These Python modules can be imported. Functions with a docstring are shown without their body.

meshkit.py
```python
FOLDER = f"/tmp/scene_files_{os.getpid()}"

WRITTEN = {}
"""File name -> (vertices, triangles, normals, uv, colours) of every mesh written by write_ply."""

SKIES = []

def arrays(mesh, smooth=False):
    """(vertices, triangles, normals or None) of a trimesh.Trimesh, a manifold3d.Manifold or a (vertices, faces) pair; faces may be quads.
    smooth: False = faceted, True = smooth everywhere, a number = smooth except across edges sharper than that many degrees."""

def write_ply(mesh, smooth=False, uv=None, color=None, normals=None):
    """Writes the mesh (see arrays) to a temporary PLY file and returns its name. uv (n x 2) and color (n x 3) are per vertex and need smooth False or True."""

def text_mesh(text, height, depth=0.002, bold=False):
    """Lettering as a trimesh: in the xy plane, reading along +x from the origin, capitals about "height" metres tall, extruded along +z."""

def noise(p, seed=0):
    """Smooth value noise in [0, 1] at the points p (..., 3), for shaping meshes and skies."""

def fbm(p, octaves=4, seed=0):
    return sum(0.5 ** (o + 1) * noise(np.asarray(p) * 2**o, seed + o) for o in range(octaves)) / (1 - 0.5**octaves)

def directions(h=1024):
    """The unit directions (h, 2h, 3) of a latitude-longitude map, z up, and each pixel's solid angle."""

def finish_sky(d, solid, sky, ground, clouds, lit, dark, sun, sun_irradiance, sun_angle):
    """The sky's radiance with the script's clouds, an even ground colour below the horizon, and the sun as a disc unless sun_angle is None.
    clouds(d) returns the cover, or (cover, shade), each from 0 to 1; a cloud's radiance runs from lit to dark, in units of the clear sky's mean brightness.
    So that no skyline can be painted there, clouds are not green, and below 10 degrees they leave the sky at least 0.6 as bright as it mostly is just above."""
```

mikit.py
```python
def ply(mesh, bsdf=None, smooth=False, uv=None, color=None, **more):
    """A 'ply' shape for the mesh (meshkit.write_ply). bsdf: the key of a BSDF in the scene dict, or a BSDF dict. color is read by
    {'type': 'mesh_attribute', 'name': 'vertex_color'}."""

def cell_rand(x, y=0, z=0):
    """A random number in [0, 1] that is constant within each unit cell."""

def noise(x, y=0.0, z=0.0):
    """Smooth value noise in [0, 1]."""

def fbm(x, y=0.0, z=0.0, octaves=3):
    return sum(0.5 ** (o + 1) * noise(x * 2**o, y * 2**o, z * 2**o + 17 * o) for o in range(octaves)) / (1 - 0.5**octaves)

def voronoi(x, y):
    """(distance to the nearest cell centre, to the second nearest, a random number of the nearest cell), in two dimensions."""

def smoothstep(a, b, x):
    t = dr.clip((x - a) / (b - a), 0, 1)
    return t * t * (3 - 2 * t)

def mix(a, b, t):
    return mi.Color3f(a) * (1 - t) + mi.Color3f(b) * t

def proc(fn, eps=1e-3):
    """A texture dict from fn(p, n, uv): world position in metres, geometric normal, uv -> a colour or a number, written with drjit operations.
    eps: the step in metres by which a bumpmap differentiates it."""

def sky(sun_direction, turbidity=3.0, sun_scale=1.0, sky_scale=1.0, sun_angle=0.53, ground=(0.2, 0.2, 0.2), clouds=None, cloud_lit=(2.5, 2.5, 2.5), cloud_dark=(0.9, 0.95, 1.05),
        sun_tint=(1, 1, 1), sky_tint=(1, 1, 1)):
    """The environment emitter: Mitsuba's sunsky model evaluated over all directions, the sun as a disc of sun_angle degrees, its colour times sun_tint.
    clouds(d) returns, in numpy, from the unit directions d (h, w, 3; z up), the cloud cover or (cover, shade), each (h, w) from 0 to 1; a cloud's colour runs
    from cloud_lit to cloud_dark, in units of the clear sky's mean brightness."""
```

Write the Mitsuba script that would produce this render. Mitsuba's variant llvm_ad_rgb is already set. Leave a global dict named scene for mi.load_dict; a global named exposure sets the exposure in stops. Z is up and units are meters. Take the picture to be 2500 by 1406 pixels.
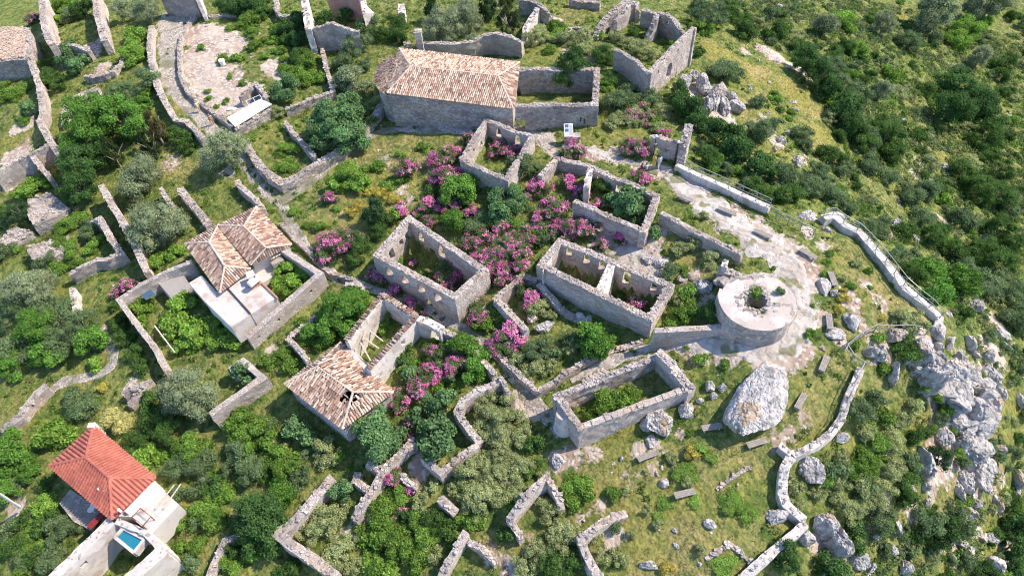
import math, random
import numpy as np, trimesh, manifold3d
import mitsuba as mi, drjit as dr
import mikit, meshkit
from mikit import noise, fbm, voronoi, cell_rand, smoothstep, mix
from scipy.interpolate import RBFInterpolator
from scipy.ndimage import gaussian_filter

# ------------------------------------------------------------------ camera, sky, exposure
scene, labels = {}, {}
CAM = np.array([0.0, 0.0, 49.0])
PITCH, ROLL, FPX = math.radians(50.0), math.radians(4.5), 1667.0
_f = np.array([0, math.cos(PITCH), -math.sin(PITCH)])
_u0 = np.array([0, math.sin(PITCH), math.cos(PITCH)])
_r0 = np.array([1.0, 0, 0])
RIGHT = math.cos(ROLL) * _r0 - math.sin(ROLL) * _u0
UP = math.sin(ROLL) * _r0 + math.cos(ROLL) * _u0
TR = mi.ScalarTransform4f
scene['camera'] = {'type': 'perspective', 'fov': 2 * math.degrees(math.atan(1250 / FPX)), 'fov_axis': 'x', 'near_clip': 0.5, 'far_clip': 3000.0,
                   'to_world': TR().look_at(origin=CAM.tolist(), target=(CAM + _f).tolist(), up=UP.tolist())}
SUN_AZ, SUN_EL = math.radians(8), math.radians(50)
SUN = [math.cos(SUN_EL) * math.cos(SUN_AZ), math.cos(SUN_EL) * math.sin(SUN_AZ), math.sin(SUN_EL)]
scene['sky'] = mikit.sky(SUN, turbidity=3, sun_tint=(.94, .96, 1.03), sky_scale=1.6, sky_tint=(1.07, 1.0, .99))
exposure = 2.2

rng = np.random.default_rng(7)


# ------------------------------------------------------------------ naming
def fresh(name):
    if name not in labels and name not in scene:
        return name
    k = 1
    while f'{name}_{k:03d}' in labels or f'{name}_{k:03d}' in scene:
        k += 1
    return f'{name}_{k:03d}'


def thing(name, label, cat, group=None):
    key = fresh(name)
    labels[key] = {'label': label, 'category': cat, 'kind': 'thing'}
    if group:
        labels[key]['group'] = group
    return key


_used = {}


def part(parent, name, mesh, bsdf, label=None, kind=None, smooth=False, color=None, to_world=None, shape=None):
    base = parent + '__' + name
    n = _used.get(base, 0)
    _used[base] = n + 1
    key = base if n == 0 else f'{base}_{n:03d}'
    d = dict(shape) if shape is not None else mikit.ply(mesh, bsdf, smooth=smooth, color=color)
    if to_world is not None:
        d['to_world'] = TR(to_world)
    scene[key] = d
    if label or kind:
        labels[key] = {}
        if label: labels[key]['label'] = label
        if kind: labels[key]['kind'] = kind
    return key


def structure(name, mesh, bsdf, smooth=True, kind='structure', label=None, **kw):
    key = fresh(name)
    scene[key] = mikit.ply(mesh, bsdf, smooth=smooth, **kw)
    labels[key] = {'kind': kind}
    if label: labels[key]['label'] = label
    return key


# ------------------------------------------------------------------ places: a spot seen in the survey picture -> a point on the land
TILE = {'A1': (0, 0, .34133), 'A2': (600, 0, .34133), 'A3': (1200, 0, .34133), 'A4': (1800, 0, .37333),
        'B1': (0, 440, .34133), 'B2': (600, 440, .34133), 'B3': (1200, 440, .34133), 'B4': (1800, 440, .37333),
        'C1': (0, 926, .34133), 'C2': (600, 926, .34133), 'C3': (1200, 926, .34133), 'C4': (1800, 881, .37333),
        'P': (0, 0, 1.0), 'D1': (1840, 800, .3556), 'D2': (1640, 100, .26667), 'D3': (890, 500, .21333), 'D4': (1300, 560, .21333),
        'D5': (0, 0, .26667), 'E1': (1540, 290, .10667), 'E2': (400, 200, .16), 'E3': (440, 600, .13867), 'E4': (1900, 480, .21333),
        'E5': (1700, 600, .18496), 'E6': (0, 1000, .24533)}


def pts(tile, s):
    """'x,y x,y ...' in a survey sheet -> list of picture coordinates"""
    ox, oy, k = TILE[tile]
    out = []
    for w in s.split():
        a = w.split(',')
        out.append((ox + float(a[0]) * k, oy + float(a[1]) * k) + tuple(float(v) for v in a[2:]))
    return out


def P(px, py, z):
    d = _f + RIGHT * ((px - 1250) / FPX) - UP * ((py - 703) / FPX)
    return CAM + d * ((z - CAM[2]) / d[2])


CONTROL = """1600,410,0 1200,315,-.5 1350,330,-.2 700,480,-3.2 420,150,-2.5 520,290,-2.8 60,200,-6 60,620,-7.5 250,560,-6.2 60,1000,-8.5 250,1200,-8.5
480,950,-6.5 550,700,-4.6 830,690,-4.0 1000,720,-4.2 1200,870,-4.4 1290,975,-4.6 850,1000,-5.6 700,1250,-7.5 1000,1250,-6.2 1250,1250,-5.2 900,1400,-8.5 400,1400,-9.5 1250,1400,-6.5
1560,1050,-3.6 1560,950,-2.6 1450,730,-2.6 1300,760,-3.2 1450,860,-3.2 1700,830,-1.2 1850,760,.4 1950,650,0 1750,560,.1 1640,490,.3 1050,640,-3.0 1250,600,-2.0 1450,470,-.7 1230,430,-1.2 950,420,-2.0 800,560,-2.8
1980,980,-1.4 1850,1100,-2.8 2080,700,-.6 2270,760,-1.2 2000,530,-.3 1890,500,-.4 1700,1200,-3.6 1500,1250,-4.6 1650,1380,-5.4 1850,1330,-4.6 2060,900,-1.3 2140,850,-1.6
1900,400,-4 1800,250,-3.5 1760,120,-2.5 1950,200,-6 2000,330,-6.5 2100,450,-9 2200,600,-9 2350,750,-8 2450,650,-17 2300,400,-18 2450,300,-28 2200,150,-19 2450,60,-34 2000,40,-12 1800,20,-7 2150,280,-13 2490,900,-12
2150,950,-4.5 2300,900,-6 2380,1020,-9 2200,1150,-7.5 2080,1200,-6.3 2050,1320,-7.5 2300,1300,-13 2480,1200,-19 2450,1390,-23 2150,1390,-12 1950,1390,-7 2000,1130,-4.2
1550,60,-1.5 1400,120,-1.0 1200,60,-1.8 1000,60,-2.2 800,100,-2.6 650,60,-3 700,250,-2.6 850,270,-2.6 640,200,-2.6 200,350,-4.5 200,60,-5 330,120,-4 300,450,-5 1700,20,-4 600,20,-3.2 1650,180,-1.5 1500,200,-.4 1530,290,-.2"""
_c = np.array([[float(v) for v in w.split(',')] for w in CONTROL.split()])
_w = np.array([P(a, b, c) for a, b, c in _c])
_ring = []
for a in np.linspace(0, 2 * math.pi, 28, endpoint=False):
    x, y = 20 + 150 * math.cos(a), 70 + 130 * math.sin(a)
    _ring.append([x, y, -12 - 26 * max(0, math.cos(a)) - 4 * max(0, -math.sin(a)) - 3 * max(0, -math.cos(a))])
_ring = np.array(_ring)
_all = np.vstack([_w, _ring])
_rbf = RBFInterpolator(_all[:, :2], _all[:, 2], kernel='linear', neighbors=40, smoothing=0.4)
GX0, GX1, GY0, GY1, GD = -110.0, 140.0, -25.0, 175.0, 0.5
_gx, _gy = np.arange(GX0, GX1 + .01, GD), np.arange(GY0, GY1 + .01, GD)
_cx, _cy = _gx[::4], _gy[::4]
_cc = np.stack(np.meshgrid(_cx, _cy, indexing='ij'), -1).reshape(-1, 2)
_hc = _rbf(_cc).reshape(len(_cx), len(_cy))
from scipy.interpolate import RectBivariateSpline
_hg = RectBivariateSpline(_cx, _cy, gaussian_filter(_hc, .8), kx=3, ky=3)(_gx, _gy)
_m = np.stack(np.meshgrid(_gx, _gy, indexing='ij'), -1)
_p3 = np.concatenate([_m, np.zeros(_m.shape[:2] + (1,))], -1)
_hg = _hg + (meshkit.fbm(_p3 / 3.1, 3, 5) - .5) * .7 + (meshkit.fbm(_p3 / .9, 2, 9) - .5) * .18


def H(x, y):
    fx, fy = np.clip((np.asarray(x) - GX0) / GD, 0, len(_gx) - 1.001), np.clip((np.asarray(y) - GY0) / GD, 0, len(_gy) - 1.001)
    i, j = fx.astype(int), fy.astype(int)
    a, b = fx - i, fy - j
    return (_hg[i, j] * (1 - a) + _hg[i + 1, j] * a) * (1 - b) + (_hg[i, j + 1] * (1 - a) + _hg[i + 1, j + 1] * a) * b


def sink(corners, z, depth):
    """a room's floor, lower than the land round it"""
    import shapely
    w = shapely.Polygon([P(x, y, z)[:2] for x, y in corners]).buffer(-.75)
    m = shapely.contains_xy(w, _m[..., 0], _m[..., 1])
    _hg[m] -= depth


sink([(998, 523), (1194, 658), (1111, 731), (908, 623)], -.5, 1.3)
sink([(1364, 579), (1649, 692), (1591, 787), (1310, 646)], .35, 1.4)
sink([(1183, 283), (1305, 330), (1240, 441), (1121, 388)], 1.5, .5)


def G(px, py, h=0.0):
    """the land's point under a picture spot, h metres up"""
    z = -3.0
    for _ in range(25):
        p = P(px, py, z)
        z = z + .6 * (float(H(p[0], p[1])) + h - z)
    return P(px, py, z)


def GP(tile, s, h=0.0):
    return [G(a[0], a[1], a[2] if len(a) > 2 else h) for a in pts(tile, s)]


def mpp(p):
    """metres per picture unit at a point"""
    return float(np.dot(p - CAM, _f)) / FPX


# ------------------------------------------------------------------ materials
def dif(r, g, b, rough=.8):
    return {'type': 'twosided', 'bsdf': {'type': 'principled', 'base_color': {'type': 'rgb', 'value': [r, g, b]}, 'roughness': rough, 'specular': .25}}


def _uv(p, n):
    flat = dr.abs(n.z) > .7
    xs = dr.abs(n.x) > dr.abs(n.y)
    return dr.select(flat, p.x, dr.select(xs, p.y, p.x)), dr.select(flat, p.y, p.z * 1.25)


def stone_fn(light, dark, warm, cell, k0=.62, k1=.62):
    def fn(p, n, uv):
        u, v = _uv(p, n)
        u = u + .15 * noise(p.x * 2.3, p.y * 2.3, p.z * 2.3)
        d1, d2, r = voronoi(u / cell, v / (cell * .75))
        big = fbm(p.x * .55, p.y * .55, p.z * .8, 3)
        c = mix(light, warm, smoothstep(.45, .75, noise(p.x * .9 + 40, p.y * .9, p.z * .9)) * .7)
        c = mix(c, dark, smoothstep(.46, .68, big) * .8)
        c = c * (k0 + k1 * r)
        return mix(c, mi.Color3f(*[x * .62 for x in light]), 1 - smoothstep(.03, .16, d2 - d1))
    return fn


def stone_h(cell):
    def fn(p, n, uv):
        u, v = _uv(p, n)
        u = u + .15 * noise(p.x * 2.3, p.y * 2.3, p.z * 2.3)
        d1, d2, r = voronoi(u / cell, v / (cell * .75))
        return smoothstep(.02, .25, d2 - d1) * (.6 + .4 * r) + .5 * noise(p.x * 9, p.y * 9, p.z * 9)
    return fn


def bump(color, h, scale, rough=.9, eps=.02):
    return {'type': 'twosided', 'bsdf': {'type': 'bumpmap', 'arbitrary': mikit.proc(h, eps), 'scale': scale,
                                         'bsdf': {'type': 'principled', 'base_color': mikit.proc(color), 'roughness': rough, 'specular': .2}}}


scene['rubble_stone'] = bump(stone_fn((.50, .455, .425), (.29, .26, .25), (.45, .365, .29), .34), stone_h(.34), .06)
scene['plain_stone'] = bump(stone_fn((.52, .47, .435), (.35, .31, .29), (.48, .385, .32), .30, .78, .36), stone_h(.30), .03)


def plaster_c(p, n, uv):
    b = fbm(p.x * .7, p.y * .7, p.z * .7, 4)
    s = fbm(p.x * 2.5 + 9, p.y * 2.5, p.z * 1.1, 3)
    c = mix((.62, .59, .56), (.46, .415, .38), smoothstep(.50, .70, b))
    return mix(c, (.34, .31, .29), smoothstep(.62, .76, s) * .7)


scene['plaster'] = bump(plaster_c, lambda p, n, uv: fbm(p.x * 5, p.y * 5, p.z * 5, 3), .05)


def render_c(p, n, uv):
    b = fbm(p.x * 1.1, p.y * 1.1, p.z * 1.1, 4)
    return mix((.54, .515, .49), (.43, .355, .31), smoothstep(.50, .74, b))


scene['slab_concrete'] = bump(render_c, lambda p, n, uv: fbm(p.x * 4, p.y * 4, p.z * 4, 3), .02)


def rock_c(p, n, uv):
    b = fbm(p.x * .9, p.y * .9, p.z * .9, 4)
    s = fbm(p.x * 3.7 + 5, p.y * 3.7, p.z * 3.7, 3)
    o = fbm(p.x * .6 + 30, p.y * .6, p.z * .6, 3)
    k = fbm(p.x * 2.3 + 70, p.y * 2.3, p.z * 1.2, 4)
    c = mix((.50, .485, .475), (.33, .325, .32), smoothstep(.45, .66, b))
    c = mix(c, (.60, .585, .575), smoothstep(.55, .68, s) * .7)
    c = mix(c, (.19, .19, .19), smoothstep(.57, .66, k) * .65)
    return mix(c, (.42, .29, .17), smoothstep(.62, .70, o) * .55)


def rock_h(p, n, uv):
    a = fbm(p.x * 2.6, p.y * 2.6, p.z * 1.7, 4)
    c = fbm(p.x * 7.6, p.y * 7.6, p.z * 5, 3)
    return smoothstep(0, .12, dr.abs(a - .5)) * .7 + dr.abs(c - .5)


scene['limestone'] = bump(rock_c, rock_h, .16, eps=.03)


def ground_c(p, n, uv):
    a = fbm(p.x * .33, p.y * .33, 3.0, 3)
    b = fbm(p.x * 1.9, p.y * 1.9, 7.0, 3)
    f = noise(p.x * 7.0, p.y * 7.0, 2.0)
    lush = mix((.075, .125, .030), (.145, .190, .055), smoothstep(.3, .7, b))
    dry = mix((.235, .225, .060), (.31, .26, .11), smoothstep(.35, .7, a))
    g = mix(lush, dry, dr.clip(uv.y + (b - .5) * 1.0, 0, 1))
    g = g * (.7 + .6 * f)
    soil = mix((.44, .37, .31), (.33, .25, .20), smoothstep(.4, .7, a))
    soil = mix(soil, (.50, .46, .42), smoothstep(.55, .72, noise(p.x * 3.3, p.y * 3.3, 9.0)))
    t = smoothstep(.35, .65, uv.x + (b - .5) * .7 + (f - .5) * .25)
    return mix(g, soil, t)


scene['land'] = bump(ground_c, lambda p, n, uv: fbm(p.x * 3.1, p.y * 3.1, 1.0, 4), .22, eps=.03)


def cobble_c(p, n, uv):
    d1, d2, r = voronoi(p.x / .33, p.y / .33)
    b = fbm(p.x * .8, p.y * .8, 4.0, 3)
    c = mix((.47, .44, .41), (.34, .31, .28), smoothstep(.45, .7, b)) * (.75 + .45 * r)
    moss = smoothstep(.52, .68, fbm(p.x * .5 + 3, p.y * .5, 8.0, 3))
    c = mix(c, (.13, .15, .06), moss * .65)
    return mix((.22, .20, .15), c, smoothstep(.02, .14, d2 - d1))


def cobble_h(p, n, uv):
    d1, d2, r = voronoi(p.x / .33, p.y / .33)
    return smoothstep(0, .3, d2 - d1) * (.5 + .5 * r)


scene['cobbles'] = bump(cobble_c, cobble_h, .05)


def rough_pave_c(p, n, uv):
    b = fbm(p.x * .9, p.y * .9, 4.0, 4)
    s = noise(p.x * 3.6, p.y * 3.6, 1.0)
    c = mix((.49, .465, .44), (.40, .355, .315), smoothstep(.45, .65, b))
    c = mix(c, (.34, .33, .325), smoothstep(.56, .7, fbm(p.x * 2.1 + 4, p.y * 2.1, 2.0, 4)) * .7)
    return mix(c, (.15, .16, .06), smoothstep(.58, .7, fbm(p.x * .7 + 13, p.y * .7, 8.0, 3)) * .8)


scene['rough_rock_floor'] = bump(rough_pave_c, lambda p, n, uv: fbm(p.x * 2.4, p.y * 2.4, 3.0, 4), .25)
scene['leaf'] = {'type': 'principledthin', 'base_color': {'type': 'mesh_attribute', 'name': 'vertex_color'}, 'roughness': .55, 'diff_trans': .75, 'spec_trans': 0.0}
scene['painted'] = {'type': 'twosided', 'bsdf': {'type': 'principled', 'base_color': {'type': 'mesh_attribute', 'name': 'vertex_color'}, 'roughness': .8, 'specular': .2}}


def bark_c(p, n, uv):
    return mix((.20, .17, .14), (.36, .33, .29), fbm(p.x * 6, p.y * 6, p.z * 2, 3))


scene['bark'] = {'type': 'twosided', 'bsdf': {'type': 'principled', 'base_color': mikit.proc(bark_c), 'roughness': .9}}


def wood_c(p, n, uv):
    return mix((.20, .18, .165), (.40, .37, .34), fbm(p.x * 5, p.y * 5, p.z * 5, 4))


scene['grey_wood'] = {'type': 'twosided', 'bsdf': {'type': 'principled', 'base_color': mikit.proc(wood_c), 'roughness': .85}}


def redtile_c(p, n, uv):
    b = fbm(p.x * .9, p.y * .9, p.z * .9, 3)
    k = cell_rand(p.x * 3.1, p.y * 3.1, 4)
    return mix((.47, .155, .11), (.38, .12, .09), smoothstep(.35, .7, b)) * (.88 + .24 * k)


scene['red_tile'] = {'type': 'twosided', 'bsdf': {'type': 'principled', 'base_color': mikit.proc(redtile_c), 'roughness': .6, 'specular': .35}}
scene['white_paint'] = dif(.76, .75, .73)
scene['grey_metal'] = {'type': 'twosided', 'bsdf': {'type': 'principled', 'base_color': {'type': 'rgb', 'value': [.27, .29, .29]}, 'roughness': .5, 'metallic': .3}}
scene['dark_metal'] = {'type': 'twosided', 'bsdf': {'type': 'principled', 'base_color': {'type': 'rgb', 'value': [.06, .06, .065]}, 'roughness': .5, 'metallic': .4}}
scene['rust'] = dif(.26, .10, .05)
scene['blue_tarp'] = dif(.02, .19, .28, .45)
scene['dark_red_paint'] = dif(.22, .035, .035, .5)
scene['pale_wood'] = dif(.52, .46, .37)
scene['glass_pane'] = {'type': 'thindielectric'}
scene['picture_print'] = dif(.10, .16, .26, .5)
scene['pale_print'] = dif(.52, .56, .60, .5)
scene['rust_plaster'] = dif(.42, .25, .17)
scene['grey_sheet'] = dif(.33, .315, .30)
scene['blue_glass'] = dif(.06, .12, .19, .2)
scene['white_sheet'] = dif(.78, .78, .79, .5)
scene['shaded_flagstone'] = {'type': 'twosided', 'bsdf': {'type': 'principled', 'base_color': mikit.proc(lambda p, n, uv: mix((.20, .18, .165), (.33, .295, .27), noise(p.x * 2.3, p.y * 2.3, 3.0))), 'roughness': .9}}  # stone colour darkened to stand in for the shade over the yard
scene['debris'] = {'type': 'twosided', 'bsdf': {'type': 'principled', 'base_color': mikit.proc(lambda p, n, uv: mix((.56, .44, .35), (.30, .22, .17), cell_rand(p.x * 4, p.y * 4, 2))), 'roughness': .9}}
scene['pink_plaster'] = bump(lambda p, n, uv: mix((.46, .26, .22), (.36, .29, .26), fbm(p.x * 1.2, p.y * 1.2, p.z * 1.2, 3)), lambda p, n, uv: fbm(p.x * 5, p.y * 5, p.z * 5, 3), .04)


def whitewall_c(p, n, uv):
    b = fbm(p.x * .9, p.y * .9, p.z * .9, 4)
    d1, d2, r = voronoi(p.x / .45, p.y / .45)
    c = mix((.60, .58, .56), (.42, .385, .355), smoothstep(.5, .72, b)) * (.86 + .22 * r)
    return mix(c, (.34, .31, .28), (1 - smoothstep(.02, .1, d2 - d1)) * .5)


scene['white_wall'] = bump(whitewall_c, stone_h(.35), .03)


def screed_c(p, n, uv):
    b = fbm(p.x * .9, p.y * .9, 2.0, 4)
    s = fbm(p.x * 4, p.y * 4, 5.0, 3)
    c = mix((.57, .525, .50), (.48, .425, .395), smoothstep(.45, .65, b))
    return mix(c, (.36, .33, .30), smoothstep(.6, .75, s) * .5)


scene['screed'] = bump(screed_c, lambda p, n, uv: fbm(p.x * 5, p.y * 5, p.z * 5, 3), .04)
scene['pan_tile'] = {'type': 'twosided', 'bsdf': {'type': 'principled', 'base_color': mikit.proc(lambda p, n, uv: mix((.30, .215, .18), (.43, .34, .28), fbm(p.x * 2.5, p.y * 2.5, p.z * 2.5, 3))), 'roughness': .9}}
# ------------------------------------------------------------------ mesh builders
def unit(v):
    v = np.asarray(v, float)
    return v / max(np.linalg.norm(v), 1e-9)


def to_trimesh(m):
    k = m.to_mesh()
    return trimesh.Trimesh(np.array(k.vert_properties[:, :3], float), np.array(k.tri_verts), process=False)


def manifold(v, f):
    return manifold3d.Manifold(manifold3d.Mesh(np.ascontiguousarray(v, np.float32), np.ascontiguousarray(f, np.uint32)))


def cat(ms):
    return trimesh.util.concatenate(ms)


def box(a, b, w, h, up=(0, 0, 1), drop=0.0):
    """a bar from a to b, w wide and h high, its top middle line on a-b (lowered by drop)"""
    a, b = np.asarray(a, float), np.asarray(b, float)
    t = unit(b - a)
    s = unit(np.cross(t, up)) if abs(np.dot(t, unit(up))) < .98 else unit(np.cross(t, [1, 0, 0]))
    n = np.cross(s, t)
    v = [q + s * (w / 2 * i) - n * (drop + h * j) for q in (a, b) for i in (-1, 1) for j in (0, 1)]
    f = [[0, 2, 3], [0, 3, 1], [4, 5, 7], [4, 7, 6], [0, 4, 6], [0, 6, 2], [1, 3, 7], [1, 7, 5], [0, 1, 5], [0, 5, 4], [2, 6, 7], [2, 7, 3]]
    m = trimesh.Trimesh(v, f, process=False)
    return m


def tube(points, r0, r1=None, k=6):
    points = np.asarray(points, float)
    n = len(points)
    rs = np.linspace(r0, r0 if r1 is None else r1, n)
    v, f = [], []
    for i in range(n):
        t = unit(points[min(i + 1, n - 1)] - points[max(i - 1, 0)])
        s = unit(np.cross(t, [0.3, 0.2, 1] if abs(t[2]) < .9 else [1, 0.1, 0]))
        u = np.cross(s, t)
        for j in range(k):
            a = 2 * math.pi * j / k
            v.append(points[i] + rs[i] * (math.cos(a) * s + math.sin(a) * u))
    for i in range(n - 1):
        for j in range(k):
            a, b, c, d = i * k + j, i * k + (j + 1) % k, (i + 1) * k + (j + 1) % k, (i + 1) * k + j
            f += [[a, b, c], [a, c, d]]
    v += [points[0], points[-1]]
    for j in range(k):
        f += [[n * k, (j + 1) % k, j], [n * k + 1, (n - 1) * k + j, (n - 1) * k + (j + 1) % k]]
    return trimesh.Trimesh(v, f, process=False)


def wob(v, amp, freq, seed=1):
    return np.stack([meshkit.noise(v * freq, seed + i) - .5 for i in range(3)], -1) * 2 * amp


BOXF = np.array([[0, 1, 3], [0, 3, 2], [4, 6, 7], [4, 7, 5], [0, 4, 5], [0, 5, 1], [2, 3, 7], [2, 7, 6], [0, 2, 6], [0, 6, 4], [1, 5, 7], [1, 7, 3]])
BOXV = np.array([[x, y, z] for x in (-1, 1) for y in (-1, 1) for z in (-1, 1)], float)


def stones(centers, sizes, rg, squash=.7):
    """many small irregular stones as one mesh"""
    n = len(centers)
    v = BOXV[None] * (1 + rg.uniform(-.35, .15, (n, 8, 3)))
    v = v * np.asarray(sizes)[:, None, None] * .5 * np.stack([rg.uniform(.8, 1.35, n), rg.uniform(.7, 1.1, n), rg.uniform(.5, .9, n) * squash], -1)[:, None]
    a = rg.uniform(0, 2 * math.pi, n)
    c, s = np.cos(a)[:, None], np.sin(a)[:, None]
    x, y = v[..., 0] * c - v[..., 1] * s, v[..., 0] * s + v[..., 1] * c
    tilt = rg.uniform(-.3, .3, n)[:, None]
    z = v[..., 2] + x * tilt
    v = np.stack([x, y, z], -1) + np.asarray(centers)[:, None]
    f = BOXF[None] + (np.arange(n) * 8)[:, None, None]
    return trimesh.Trimesh(v.reshape(-1, 3), f.reshape(-1, 3), process=False)


def offset_path(p, closed):
    """unit mitre normals (left of travel) per node"""
    p = np.asarray(p, float)[:, :2]
    n = len(p)
    out = []
    for i in range(n):
        a = p[(i - 1) % n] if (closed or i > 0) else None
        b = p[(i + 1) % n] if (closed or i < n - 1) else None
        d0 = unit(p[i] - a) if a is not None else None
        d1 = unit(b - p[i]) if b is not None else None
        d0, d1 = (d1 if d0 is None else d0), (d0 if d1 is None else d1)
        n0, n1 = np.array([-d0[1], d0[0]]), np.array([-d1[1], d1[0]])
        m = unit(n0 + n1)
        out.append(m / max(np.dot(m, n0), .45))
    return np.array(out)


def opening(center, along, w, h, depth, arch=False, splay=1.0):
    """a hole through a wall: along = unit direction of the wall; splay widens it on the left-hand side"""
    t = np.array([along[0], along[1], 0.0])
    nrm = np.array([-along[1], along[0], 0.0])
    pts_ = []
    for side, k in ((-1, 1.0), (1, splay)):
        for x, z in ((-w / 2, -h / 2), (w / 2, -h / 2), (w / 2, h / 2), (-w / 2, h / 2)):
            pts_.append(center + nrm * side * depth + t * x * k + np.array([0, 0, z * (1 + (k - 1) * .5)]))
        if arch:
            for a in np.linspace(0, math.pi, 7)[1:-1]:
                pts_.append(center + nrm * side * depth + t * math.cos(a) * w / 2 * k + np.array([0, 0, h / 2 + math.sin(a) * w / 2]))
    return manifold3d.Manifold.hull_points(np.array(pts_))


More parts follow.
